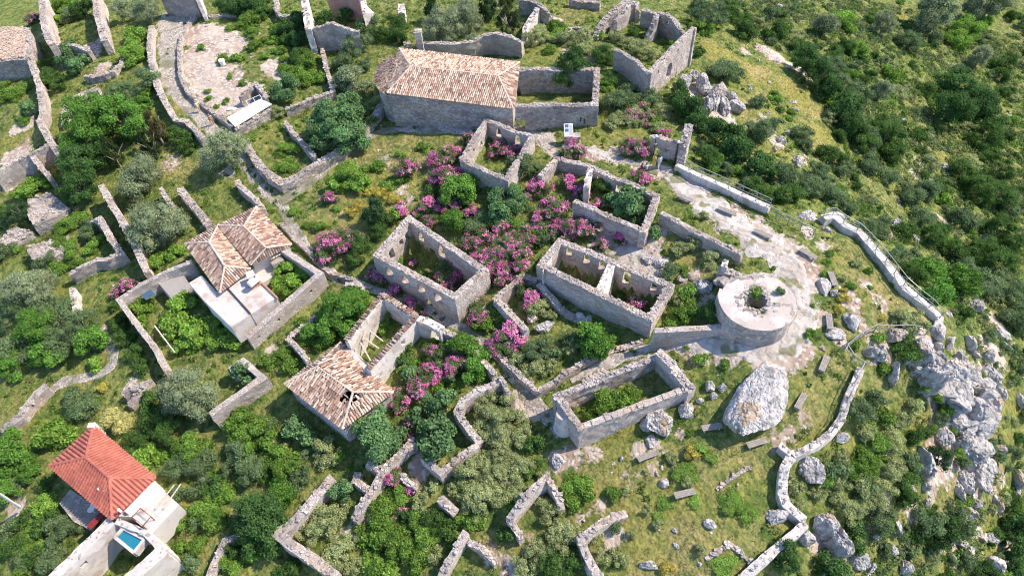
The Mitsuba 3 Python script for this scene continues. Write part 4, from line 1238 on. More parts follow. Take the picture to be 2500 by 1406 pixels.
# flagged yard with its flat stones
yard = PL('E6', '590,930 700,790 1010,1000 890,1190 730,1110', -8.0)
key_y = thing('flagged_yard', 'shaded yard of irregular flagstones beside the red-roofed house', 'yard')
part(key_y, 'bed', deck_mesh(yard, .5), 'plain_stone')
rg = np.random.default_rng(8)
import shapely
from shapely.geometry import Polygon, MultiPoint
pg = Polygon([x[:2] for x in yard])
sp = np.column_stack([rg.uniform(pg.bounds[0], pg.bounds[2], 90), rg.uniform(pg.bounds[1], pg.bounds[3], 90)])
for cell in shapely.voronoi_polygons(MultiPoint(sp)).geoms:
    c = cell.intersection(pg).buffer(-.035)
    if c.is_empty or c.area < .04 or c.geom_type != 'Polygon':
        continue
    m = trimesh.creation.extrude_polygon(c, .06 + rg.uniform(0, .02), engine='earcut')
    m.apply_translation([0, 0, -8.03])
    part(key_y, 'stone', m, 'shaded_flagstone')
for a in ('905,992', '930,955'):
    k = thing('round_table', 'small round white table on the flagstones, ' + ('lower' if a[0:3] == '905' else 'upper') + ' of the two', 'table')
    p = P(*pts('E6', a)[0], -7.3)
    part(k, 'table_top', tube([p, p + [0, 0, .04]], .3, k=20), 'white_paint')
    part(k, 'leg', tube([p - [0, 0, .65], p], .05, k=8), 'white_paint')
k = thing('red_awning', 'small dark red ribbed awning at the corner of the red-roofed house', 'awning')
aw = PL('E6', '1000,1010 1045,1050 905,1190 860,1150', -6.4)
for i in range(4):
    t0, t1 = i / 4, (i + .85) / 4
    part(k, 'slat', deck_mesh([aw[0] * (1 - t0) + aw[1] * t0, aw[0] * (1 - t1) + aw[1] * t1, aw[3] * (1 - t1) + aw[2] * t1, aw[3] * (1 - t0) + aw[2] * t0], .05), 'dark_red_paint')
k = thing('roofless_wing', 'roofless lower wing with thick pale walls in front of the red-roofed house', 'ruin')
zw = -5.7
ruin_wall(k, PL('P', '262,1262 112,1408 60,1460', zw), 1.0, side=1, bsdf='slab_concrete', ruin=.12, cope=3, cope_size=.18, holes=[(0, .62, 1.0, .6, .5)])
ruin_wall(k, PL('P', '288,1262 363,1293 407,1340', zw), .55, side=-1, bsdf='slab_concrete', ruin=.12, cope=3, cope_size=.18)
ruin_wall(k, PL('P', '408,1350 340,1410 270,1480', zw), 1.1, side=-1, bsdf='slab_concrete', ruin=.12, cope=3, cope_size=.18)
k = thing('blue_tank', 'open basin with bright blue water-proof lining between thick pale walls', 'tank')
bf = PL('E6', '1165,1270 1240,1195 1420,1290 1330,1405', -6.15)
cen = np.mean(bf, 0)
rim = [cen + (x - cen) * 1.16 + [0, 0, .15] for x in bf]
part(k, 'cover', deck_mesh(bf, .08), 'blue_tarp')
part(k, 'rim', cat([box(rim[i], rim[(i + 1) % 4], .25, .8) for i in range(4)]), 'slab_concrete')

# ------------------------------------------------------------------ top left ruins
key = thing('debris_roofed_ruin', 'ruin with a caved-in debris-covered roof at the left edge', 'ruin')
zq = -2.9
rf = PL('A1', '-120,200 165,195 212,300 185,405 -120,440', zq)
part(key, 'roof', deck_mesh(rf, .25), 'plain_stone')
rg = np.random.default_rng(17)
_f0 = [rf[0], rf[1], rf[3], rf[4]]
tt = rg.random((520, 2))
c = np.array([(1 - b) * ((1 - a) * _f0[0] + a * _f0[1]) + b * ((1 - a) * _f0[3] + a * _f0[2]) for a, b in tt])
part(key, 'broken_tile', stones(c + [0, 0, .05], rg.uniform(.25, .6, 520), rg, .35), 'debris', kind='stuff')
ruin_wall(key, PL('A1', '185,200 215,310 195,410', zq + .1), .6, ruin=.15, merge=True)
ruin_wall(key, PL('A1', '195,425 -150,450', zq - .1), .6, side=-1, ruin=.15, merge=True)
W('long_wall', 'tall pale wall running down from the debris-roofed ruin', 'wall', GP('A1', '200,410,2.4 235,490,2.3 258,560,2.2 278,640,2.1 290,720,2.0 295,800,2.0 275,860,1.9 320,950,2.2 385,1050,2.6 465,1175,2.8'), .75, bsdf='plain_stone', ruin=.3, merge=True)
key = thing('twin_walled_ruin', 'ruin with two tall pale side walls and trees growing between them', 'ruin')
ruin_wall(key, GP('A1', '290,-60,4 305,120,4 330,240,4 365,310,4'), .95, bsdf='plain_stone', ruin=.2, merge=True)
ruin_wall(key, GP('A1', '680,-60,3.4 690,100,3.4 715,190,3.2 745,290,2.4'), .95, bsdf='plain_stone', ruin=.25, merge=True)
ruin_wall(key, GP('A1', '365,310,3.4 450,305,2.8 560,310,2.4 650,355,1.6'), .6, bsdf='plain_stone', ruin=.5, merge=True, side=-1)
W('curved_wall', 'curved rubble retaining wall below the tall twin walls', 'wall', GP('A1', '600,540,1 670,548,1 740,535,1 810,505,1 860,450,1 870,420,1'), .5, ruin=.15, merge=True)
W('curved_wall', 'crescent rubble wall beside the big green walnut tree', 'wall', GP('A1', '700,630,1.3 620,650,1.4 540,690,1.5 470,750,1.5 450,810,1.3 455,890,.9'), .75, ruin=.25, merge=True)
W('path_wall', 'long pale wall on the left of the upper cobbled path', 'wall', GP('A1', '1080,180,1.5 1065,270,1.5 1065,350,1.5 1080,430,1.4 1095,520,1.4 1125,620,1.4 1165,700,1.4 1215,790,1.4 1255,850,1.3 1330,860,1.3 1390,920,1.3 1450,985,1.3'), .75, bsdf='plain_stone', ruin=.15, merge=True)
W('path_wall', 'low rubble wall between the upper cobbled path and the dug garden', 'wall', GP('A1', '1395,110,.7 1330,180,.8 1290,260,.9 1278,340,.9 1280,440,.9 1285,540,.9 1330,640,.8 1420,720,.8 1500,780,.8 1570,830,.9 1660,900,1.0'), .5, ruin=.2, merge=True)
W('rubble_wall', 'straggling line of white rubble along the top garden', 'wall', GP('A1', '1440,95,.6 1520,110,.6 1600,100,.5 1690,105,.5'), .5, ruin=.3, merge=True)
W('house_wall', 'tall plain house wall cut off by the top edge', 'wall', GP('A1', '1130,-75,4.2 1370,-60,4.2'), .6, bsdf='plain_stone', ruin=0, cope=0)
W('house_wall', 'lit end wall of the house cut off by the top edge', 'wall', GP('A1', '1395,-95,4.0 1410,-10,3.8'), .5, bsdf='plaster', ruin=.1, cope=0)
key = thing('garden_shelter', 'little stone shelter with a white lean-to sheet in the dug garden', 'shelter')
ruin_wall(key, GP('E2', '1150,240,1.4 1240,140,1.8 1390,20,2.0 1480,120,2.0 1560,240,1.8'), .45, ruin=.15, merge=True)
sf = [G(*x, h) for x, h in zip(pts('E2', '960,550 1480,265 1650,340 1090,690'), (1.5, 1.7, 1.25, 1.1))]
part(key, 'white_sheet', deck_mesh(sf, .05), 'white_sheet')
ruin_wall(key, GP('E2', '1070,715,1.05 1300,590,1.15 1600,400,1.2'), .5, side=-1, ruin=.1, merge=True)
gf = [G(*x, 1.75) for x in pts('E2', '1255,290 1460,200 1500,255 1290,350')]
part(key, 'glass_frame', cat([box(gf[i], gf[(i + 1) % 4], .06, .06) for i in range(4)] + [box((gf[0] + gf[1]) / 2, (gf[2] + gf[3]) / 2, .05, .05)]), 'white_paint')
part(key, 'glass_pane', trimesh.Trimesh([x - [0, 0, .03] for x in gf], [[0, 1, 2], [0, 2, 3]], process=False), 'glass_pane')
k = thing('white_sack', 'white sack lying on the soil beside the lean-to sheet', 'sack')
scene[k] = mikit.ply(rock_mesh(.55, 3, 2, .3, .2, (1.5, .75)), 'white_paint', smooth=True, to_world=TR().translate(G(*pts('E2', '1050,415')[0], .1).tolist()))
k = thing('white_tub', 'white plastic tub standing in the green garden bed', 'tub')
p = G(545, 159, 0)
part(k, 'bucket', tube([p - [0, 0, .1], p + [0, 0, .75]], .34, .42, 14), 'white_paint')
part(k, 'rim', tube([p + [0, 0, .7], p + [0, 0, .78]], .45, .45, 14), 'white_paint')
key = thing('arched_ruin', 'roofless ruin with a curved front gable and pink inner wall', 'ruin')
ruin_wall(key, GP('A2', '410,-60,4.6 430,120,4.4 445,210,3.8'), .8, bsdf='plaster', ruin=.15, merge=True)
ruin_wall(key, GP('A2', '440,212,3.0 520,190,3.7 620,160,4.2 700,190,3.8 760,215,3.4 810,225,3.0'), .5, bsdf='plain_stone', ruin=.15, merge=True)
ruin_wall(key, GP('A2', '560,-110,4.8 800,-80,4.8'), .5, bsdf='pink_plaster', ruin=.2, merge=True)
ruin_wall(key, GP('A2', '830,-40,4.0 850,60,3.6 900,90,2.4'), .8, bsdf='plaster', ruin=.3, merge=True)
W('rubble_wall', 'low bent rubble wall at the top beside the curved gable ruin', 'wall', GP('A2', '215,-20,1.4 210,60,1.4 250,110,1.5 400,95,1.6'), .5, ruin=.25, merge=True)
W('garden_wall', 'narrow rubble wall running down from the curved gable ruin', 'wall', GP('A2', '545,345,1.4 570,470,1.2 600,570,1.2 625,650,1.2 560,675,1.2 480,700,1.2 390,735,1.2 280,775,1.1'), .55, ruin=.2, merge=True)
W('garden_wall', 'leaning rubble stub in the grass behind the blue-green fig tree', 'wall', GP('A2', '280,865,1.1 330,940,1.2 400,1010,1.3 490,1110,1.2'), .55, ruin=.3, merge=True)
W('enclosure_wall', 'thick rubble wall round the small garden beside the rising path', 'wall', GP('A2', '5,1035,1.0 50,1110,1.1 110,1190,1.2 180,1255,1.3 260,1300,1.3 340,1270,1.2 450,1200,1.2 560,1140,1.2 680,1060,1.2 780,980,1.1 870,890,1.0 930,810,1.1 975,740,1.2'), .95, ruin=.25, cope=9, merge=True)
W('stone_wall', 'dark stone wall behind the chapel', 'wall', GP('A2', '1130,310,2.0 1180,300,2.0'), .5, bsdf='plain_stone', ruin=.2)
W('stone_wall', 'long grey wall behind the chapel, right of the bell pillar', 'wall', GP('A2', '1275,300,2.6 1450,305,2.6 1620,290,2.6 1700,240,3.0 1790,235,3.0 1900,255,3.0 1960,285,2.6 1975,300,1.8'), .6, bsdf='plain_stone', ruin=.35, merge=True)
W('tower_stub', 'pale rock-like ruin stub above the olive tree at the top', 'ruin', GP('A2', '1110,20,2.0 1110,90,2.0'), .9, bsdf='plaster', ruin=.5, merge=True)

# ------------------------------------------------------------------ top right ruins
key = thing('hilltop_ruin', 'cluster of broken hilltop walls with several rooms at the top', 'ruin')
ruin_wall(key, GP('A3', '740,255,.8 770,190,1.4 820,120,2.0 890,55,2.6 960,0,3.2 1000,-40,3.4'), .8, ruin=.3, merge=True)
ruin_wall(key, GP('A3', '850,195,.9 890,140,1.8 950,70,2.6 990,15,3.0 1045,15,2.8 1045,80,1.8'), .6, bsdf='plain_stone', ruin=.35, merge=True)
ruin_wall(key, GP('A3', '1080,60,2.6 1150,85,2.6 1180,95,2.4'), .55, bsdf='plain_stone', ruin=.3, merge=True)
ruin_wall(key, GP('A3', '1195,80,3.2 1260,105,3.2 1320,150,3.0 1360,210,2.6 1385,235,2.2'), .65, ruin=.3, merge=True, holes=[(1, .3, .9, .5, .5)])
ruin_wall(key, GP('A3', '1195,80,3.2 1165,150,2.6 1135,220,1.6 1110,270,.8'), .75, ruin=.35, merge=True)
W('gable_wall', 'tall lit wall with a small arched doorway at the cliff edge', 'wall', [P(*x, z) for x, z in zip(pts('A3', '1130,515 1300,335 1440,200 1465,205'), (3.0, 3.3, 3.4, 3.4))], .6, bsdf='plain_stone', ruin=.1, cope=5, cope_size=.2,
  holes=[(0, .3, 1.0, .3, .5), (1, .18, .9, .35, .5), (0, .85, 2.9, 1.1, 1.5, True)])
W('stone_wall', 'shaded wall meeting the tall gable wall in a point', 'wall', [P(*x, z) for x, z in zip(pts('A3', '885,355 960,385 1040,440 1090,490 1125,522'), (2.0, 2.2, 2.5, 2.8, 2.9))], .5, bsdf='plain_stone', ruin=.15, merge=True)
W('round_ruin', 'curved broken wall of a small round ruin left of the hilltop ruin', 'ruin', GP('A3', '200,-10,2.2 290,0,2.4 360,40,2.4 410,90,1.8 440,130,.8'), .6, ruin=.3, merge=True)
W('round_ruin', 'pale wall stub running down beside the dark cypress', 'ruin', GP('A3', '330,50,2.2 275,130,2.0 240,200,1.6 230,270,1.2'), .7, bsdf='plaster', ruin=.35, merge=True)
W('rubble_wall', 'shaded low wall stub on the grass left of the hilltop ruin', 'wall', GP('A3', '585,190,1.0 640,195,1.2 700,225,1.0'), .5, ruin=.3, merge=True)
W('rubble_wall', 'broken rock-like wall cut off by the top edge', 'wall', GP('A3', '560,-20,1.4 660,0,1.2 780,10,1.4'), .7, ruin=.4, merge=True)
key = thing('gate_ruin', 'ruined gate house corner with a shaded front and tall sunlit side', 'ruin')
ruin_wall(key, PL('E1', '460,415,0 700,470,0 1050,590,-.1 1140,640,-.6', 2.3), .55, side=1, ruin=.1, merge=True, bsdf='plain_stone', holes=[(0, .55, 1.0, .4, .45), (1, .5, 1.2, .45, .5), (0, .85, 2.2, .95, 1.0, True)])
ruin_wall(key, PL('E1', '1340,110,.9 1290,300,.6 1240,480,.2 1190,640,-.4', 2.9), .85, ruin=.2, cope=7, merge=True)

# ------------------------------------------------------------------ left edge ruins
key = thing('sunken_ruin', 'roofless ruin with grey inner walls at the left edge', 'ruin')
ruin_wall(key, GP('B1', '-60,-40,2.6 120,-150,2.6 240,-200,2.6 345,-260,2.4'), .5, bsdf='plain_stone', ruin=.15, merge=True)
ruin_wall(key, GP('A1', '225,1110,2.4 280,1180,2.4 340,1250,2.0'), .6, bsdf='plain_stone', ruin=.15, merge=True)
for lab, s, h in (('broad sunlit stone vault top beside the dark left pine', '195,140 345,62 470,175 400,260 255,345 230,290', 1.2),
                  ('flat rubble block below the sunlit stone vault', '220,490 460,365 540,425 430,510 275,600 235,560', 1.0),
                  ('grey rubble vault top in shade at the left edge', '5,445 100,325 235,365 200,390 20,500', .9)):
    k = thing('vault_block', lab, 'ruin')
    top = GP('B1', s, h)
    zt_ = np.mean([x[2] for x in top])
    top = [np.array([x[0], x[1], zt_ + rg.uniform(-.2, .2)]) for x in top]
    low = [np.array([x[0] + (x[0] - np.mean([y[0] for y in top])) * .06, x[1] + (x[1] - np.mean([y[1] for y in top])) * .06, zt_ - 2.2]) for x in top]
    m = to_trimesh(M3.hull_points(np.array(top + low)).refine_to_length(.35))
    m.vertices = m.vertices + wob(m.vertices, .1, 1.6, 5)
    part(k, 'masonry', m, 'rubble_stone')
    cc = rg.random((150, 3)); cc /= cc.sum(1, keepdims=True)
    ii = rg.integers(0, len(top) - 2, 150)
    T3 = np.array([[top[0], top[i + 1], top[i + 2]] for i in ii])
    part(k, 'loose_stone', stones(np.einsum('nk,nkd->nd', cc, T3) + [0, 0, .1], rg.uniform(.15, .4, 150), rg), 'rubble_stone', kind='stuff')
W('long_wall', 'tall dark-sided wall left of the large olive tree', 'wall', GP('B1', '715,25,2.6 800,180,2.6 870,290,2.6 940,420,2.5 1000,550,2.2 1050,660,1.6'), .7, bsdf='plain_stone', ruin=.25, merge=True)
W('stone_wall', 'pale wall bending round a grassy yard left of the tall dark-sided wall', 'wall', GP('B1', '640,300,1.0 710,268,2.0 800,430,1.8 860,515,1.6 760,560,1.6 690,560,1.6 590,610,1.6 495,670,1.5'), .6, bsdf='plain_stone', ruin=.25, merge=True)
W('stone_wall', 'short sunlit wall running down from the grassy yard corner', 'wall', GP('B1', '512,770,1.6 525,870,1.3 540,990,1.0'), .6, bsdf='plaster', ruin=.25, merge=True)
W('rubble_wall', 'thick rubble wall along the grass plot above the twin-roofed house', 'wall', GP('B1', '1285,55,1.2 1340,130,1.3 1400,200,1.3 1450,260,1.2 1495,320,1.1'), .85, ruin=.25, cope=8, merge=True)
W('stone_wall', 'thin pale wall top emerging above the large olive tree', 'wall', GP('B1', '1145,50,1.6 1190,125,1.6 1235,195,1.5'), .5, bsdf='plain_stone', ruin=.2, merge=True)
W('path_wall', 'low wall between the grass plot and the cobbled path', 'wall', GP('B1', '1690,-10,1.2 1715,40,1.2 1780,90,1.3 1850,160,1.3 1880,210,1.2'), .6, bsdf='plain_stone', ruin=.2, merge=True)
W('rubble_wall', 'pale rubble wall edging the path below the dug garden', 'wall', GP('A1', '1735,1000,1.0 1790,1080,1.0 1860,1180,1.1 1900,1260,1.1'), .6, ruin=.25, merge=True)
W('retaining_wall', 'dark retaining wall along the oleander garden side of the alley', 'wall', GP('B2', '245,300,.5 330,395,.6 420,480,.6 500,570,.7 600,655,.7 720,695,.6 800,715,.5 900,765,.4'), .4, ruin=.15, cope=4, merge=True)
W('rubble_wall', 'small broken rubble pile by the bend of the alley', 'wall', GP('B2', '720,745,.6 780,735,.7 850,770,.4'), .5, ruin=.3, merge=True)

# ------------------------------------------------------------------ lower ruins
W('stepped_wall', 'pale stepped wall climbing beside the old stepped path', 'wall', GP('C1', '10,365,.9 80,310,1.0 140,260,1.1 200,170,1.2 260,100,1.3 330,40,1.2'), .85, bsdf='plain_stone', ruin=.2, merge=True)
W('stone_wall', 'overgrown broken wall under the grey olive, lower left', 'wall', GP('C1', '880,110,1.2 940,60,1.4 1030,20,1.4 960,120,1.0 920,190,.8'), .6, ruin=.35, merge=True)
W('stone_wall', 'low grey wall corner at the bottom edge below the dark thicket', 'wall', GP('C1', '1480,1430,1.0 1540,1280,1.1 1600,1150,1.1 1690,1125,1.1 1790,1140,1.0'), .5, bsdf='plain_stone', ruin=.15, merge=True)
W('corner_ruin', 'L-shaped corner of a ruined house overgrown with spurge at the bottom', 'ruin', GP('C2', '620,690,1.4 500,830,1.6 400,950,1.8 300,1040,2.0 215,1085,2.2 300,1165,2.1 400,1225,2.0 500,1290,1.8 640,1410,1.4'), .85, bsdf='plain_stone', ruin=.25, merge=True)
W('stone_wall', 'straight wall running up between the pink oleander and the dark tree', 'wall', GP('C2', '770,1000,1.2 840,880,1.4 900,790,1.5 960,690,1.5 1010,610,1.5 1100,520,1.5 1200,430,1.5'), .6, ruin=.3, merge=True)
W('stone_wall', 'short hooked wall joined to the straight wall below the tiled house', 'wall', GP('C2', '800,660,1.0 785,720,1.1 850,770,1.2 890,790,1.2'), .6, ruin=.2, merge=True)
W('stone_wall', 'stub of wall under the round green fig below the tiled house', 'wall', GP('C2', '860,595,1.2 920,620,1.3 965,640,1.3'), .55, ruin=.2, merge=True)
W('zigzag_wall', 'zigzag wall in the middle of the lower ruins', 'wall', GP('C2', '1260,540,1.3 1330,610,1.4 1395,665,1.5 1460,610,1.4 1520,560,1.4 1590,510,1.3 1660,465,1.2'), .55, bsdf='plain_stone', ruin=.2, merge=True)
W('stone_wall', 'small wall stub left of the zigzag wall', 'wall', GP('C2', '1115,690,.9 1165,740,1.0 1220,760,.9'), .5, ruin=.25, merge=True)
W('stone_wall', 'lone block of wall among the spurge bushes', 'wall', GP('C2', '1390,845,1.3 1440,890,1.3 1500,945,1.2'), .75, bsdf='plain_stone', ruin=.15, merge=True)
W('stone_wall', 'leaning wall rising from the bottom edge in the middle', 'wall', GP('C2', '1390,1420,1.2 1440,1320,1.4 1490,1230,1.5 1540,1140,1.6 1575,1085,1.4'), .6, bsdf='plain_stone', ruin=.25, merge=True)
W('rubble_wall', 'thin rubble wall branching right from the leaning wall at the bottom', 'wall', GP('C2', '1585,1145,1.1 1690,1205,1.0 1740,1260,.9 1790,1315,.7'), .45, ruin=.3, merge=True)
W('corner_ruin', 'ruined house corner beside the lower end of the alley', 'ruin', GP('C2', '1840,5,1.6 1750,40,1.8 1640,85,2.0 1550,150,2.0 1510,225,2.0 1550,290,1.8 1620,380,1.4 1680,455,1.0'), .6, bsdf='plain_stone', ruin=.2, merge=True)
W('alley_wall', 'short thin wall closing the corner ruin along the alley', 'wall', GP('C3', '65,-20,2.0 105,60,1.9 150,145,1.7'), .45, ruin=.2, merge=True)
W('corner_ruin', 'three-sided ruin with a tall sunlit inner wall in the lower middle', 'ruin', GP('C3', '215,1140,1.0 165,1050,1.4 130,985,1.8 200,880,2.2 300,770,2.3 400,690,2.2 440,770,1.6 480,850,1.3 505,930,1.0'), .5, bsdf='plain_stone', ruin=.2, merge=True)
W('corner_ruin', 'bent pale wall round a rubble heap at the bottom', 'ruin', GP('C3', '965,945,.8 880,975,1.2 790,1020,1.5 700,1080,1.7 640,1130,1.8 670,1220,1.8 720,1330,1.8 780,1430,1.8'), .65, bsdf='plain_stone', ruin=.3, merge=True)
W('stone_kerb', 'thin line of stones crossing the lower meadow', 'wall', GP('C3', '1610,785,.12 1700,715,.12 1780,660,.12 1850,625,.12'), .3, ruin=.05, cope=5, merge=True)
W('stone_kerb', 'sunken stone edge low in the bottom meadow', 'wall', GP('C3', '1530,1285,.12 1620,1220,.15 1700,1170,.15 1780,1230,.12 1860,1310,.1'), .35, ruin=.05, cope=5, merge=True)

# ------------------------------------------------------------------ parapets and railings at the cliff edge
def railing(label, nodes, height=1.0, step=1.5):
    k = thing('railing', label, 'railing')
    nodes = np.array(nodes)
    L = np.r_[0, np.cumsum(np.linalg.norm(np.diff(nodes, axis=0), axis=1))]
    n = max(2, int(round(L[-1] / step)) + 1)
    t = np.linspace(0, L[-1], n)
    q = np.column_stack([np.interp(t, L, nodes[:, i]) for i in range(3)])
    for i, a in enumerate(q):
        part(k, 'post', box(a + [0, 0, height], a - [0, 0, .3], .06, .06), 'grey_metal')
    for a, b in zip(q, q[1:]):
        part(k, 'top_rail', box(a + [0, 0, height + .03], b + [0, 0, height + .03], .07, .05), 'grey_metal')
        part(k, 'mid_rail', box(a + [0, 0, height * .5], b + [0, 0, height * .5], .045, .045), 'grey_metal')
        part(k, 'brace', box(a + [0, 0, .08], b + [0, 0, height * .95], .035, .035), 'grey_metal')
    return k


def shift(nodes, dz):
    return [x + [0, 0, dz] for x in nodes]


r1_ = GP('E1', '1045,1045,.8') + GP('P', '1700,424,.9 1760,450,.9 1820,478,.9 1880,505,.9')
W('parapet_wall', 'white parapet wall running from the gate ruin along the cliff edge', 'wall', r1_, .6, bsdf='white_wall', ruin=.04, cope=0, cope_size=.14, merge=True, rough=.02)
railing('thin metal railing on the white parapet right of the gate ruin', shift(r1_, 0))
railing('braced metal railing standing on the ground beside the rocky benches', GP('P', '1866,520 1900,536 1945,560 1984,578'), 1.1)
r3_ = GP('E4', '515,235,.9 640,205,.95 770,325,1 930,400,1 1000,475,1 1100,590,1 1200,705,1 1290,820,1 1380,940,1 1460,1040,.9 1620,1170,.9 1780,1290,.9 1850,1370,.9') + GP('B4', '1325,900,.8 1315,980,.7')
W('parapet_wall', 'long white parapet wall round the lookout lawn above the slope', 'wall', r3_, .72, bsdf='white_wall', ruin=.05, cope=0, cope_size=.16, merge=True, rough=.02)
railing('long metal railing on the white parapet round the lookout lawn', shift(r3_[:-1], 0))
railing('metal railing zigzagging above the grey boulders', GP('B4', '1230,1012,.1 1110,985,.1 960,998,.1 872,985,.1 790,1045,.1 700,1105,.1 690,1150,.1 760,1195,.1 820,1235,.1'), 1.0)
r5_ = GP('C4', '812,45,.9 770,140,.9 720,260,.9 685,375,.9 620,460,.9 545,520,1 460,570,1.1 365,605,1.1')
W('parapet_wall', 'pale wall edging the mown lawn above the spurge slope', 'wall', r5_, .62, bsdf='white_wall', ruin=.18, cope=6, cope_size=.26, merge=True)
railing('light railing along the wall of the mown lawn', shift(r5_[:5], 0))
W('parapet_wall', 'short wall spur pointing up from the lawn wall corner', 'wall', GP('C4', '278,540,.9 320,575,1.0 355,610,1.0'), .5, bsdf='white_wall', ruin=.05, cope=3)
W('parapet_wall', 'S-curved pale wall between the lower meadow and the spurge slope', 'wall', GP('C4', '355,620,1.1 315,690,1.1 305,770,1.1 300,860,1.1 325,930,1.1 380,985,1.1 450,1045,1.1'), .75, bsdf='white_wall', ruin=.2, cope=6, cope_size=.26, merge=True)
W('parapet_wall', 'straight pale wall leaving the bottom edge beside the meadow', 'wall', GP('C4', '450,1060,1.3 370,1130,1.3 290,1195,1.0 180,1290,1.0 60,1400,1.0 -40,1490,1.0'), .7, bsdf='white_wall', ruin=.12, cope=3, cope_size=.24, merge=True)
# ------------------------------------------------------------------ benches, lamp posts, people
def bench(label, tile, s):
    k = thing('bench', label, 'bench')
    (a0, b0) = pts(tile, s)[:2]
    a, b = G(*a0[:2], .46), G(*b0[:2], .46)
    a[2] = b[2] = (a[2] + b[2]) / 2
    t = unit(b - a)
    L = max(np.linalg.norm(b - a), 1.7)
    m = (a + b) / 2
    s_ = unit(np.cross(t, [0, 0, 1]))
    for i in range(4):
        o = s_ * (i - 1.5) * .135
        part(k, 'plank', box(m - t * L / 2 + o, m + t * L / 2 + o, .115, .05), 'grey_wood')
    for e in (-1, 1):
        c = m + t * e * L * .36
        part(k, 'leg', box(c - s_ * .22 - [0, 0, .05], c + s_ * .22 - [0, 0, .05], .1, .55), 'grey_wood')
        part(k, 'side_rail', box(m + s_ * e * .2 - t * L * .42 - [0, 0, .053], m + s_ * e * .2 + t * L * .42 - [0, 0, .053], .05, .09), 'grey_wood')


for lab, tile, s in (
        ('weathered bench nearest the fig-tree house on the bare rocky walkway', 'B3', '1328,105 1440,142'), ('weathered bench second from the fig-tree house on the bare rock', 'B3', '1622,190 1742,240'),
        ('weathered bench standing beside the braced ground railing', 'B4', '115,322 228,372'), ('weathered bench on bare earth right of the rocky walkway, facing the lookout lawn', 'B4', '420,445 515,512'),
        ('weathered bench next to two grey stones right of the round tower', 'B4', '608,598 645,685'), ('weathered bench just left of a grey wedge-shaped boulder', 'B4', '602,865 606,975'),
        ('weathered bench at the end of the trodden track by the zigzag railing', 'B4', '590,1150 552,1240'), ('pale bench standing alone in the middle of the mown lawn', 'C4', '440,218 395,300'),
        ('weathered bench touching the lower left side of the huge boulder', 'C3', '1515,352 1640,322'), ('weathered bench below the huge boulder beside the wall spur', 'C4', '72,552 185,512'),
        ('weathered bench beside a small rock in the upper meadow', 'C3', '1052,568 1172,520'), ('weathered bench standing in the middle of the lower meadow', 'C3', '1318,832 1448,792')):
    bench(lab, tile, s)

for lab, top, foot in (('dark lamp post with a white globe, left of the two by the gate ruin', (1593.5, 353), (1594.5, 388)), ('dark lamp post with a white globe, right of the two by the gate ruin', (1647, 370), (1647, 402))):
    k = thing('lamp_post', lab, 'lamp')
    f = G(*foot)
    h = 2.9
    part(k, 'pole', tube([f - [0, 0, .3], f + [0, 0, h]], .06, .045, 8), 'dark_metal')
    part(k, 'base', tube([f - [0, 0, .2], f + [0, 0, .35]], .12, .09, 8), 'dark_metal')
    g = trimesh.creation.icosphere(subdivisions=2, radius=.17)
    g.apply_translation(f + [0, 0, h + .15])
    part(k, 'globe', g, 'white_paint', smooth=True)


def limb_mesh(bones, refine=.03):
    ms = [manifold3d.Manifold.hull(M3.sphere(r0, 14).translate(tuple(a)) + M3.sphere(r1, 14).translate(tuple(b))) for a, b, r0, r1 in bones]
    m = M3.batch_boolean(ms, manifold3d.OpType.Add).refine_to_length(refine)
    t = to_trimesh(m)
    t.merge_vertices()
    trimesh.smoothing.filter_taubin(t, iterations=6)
    return t


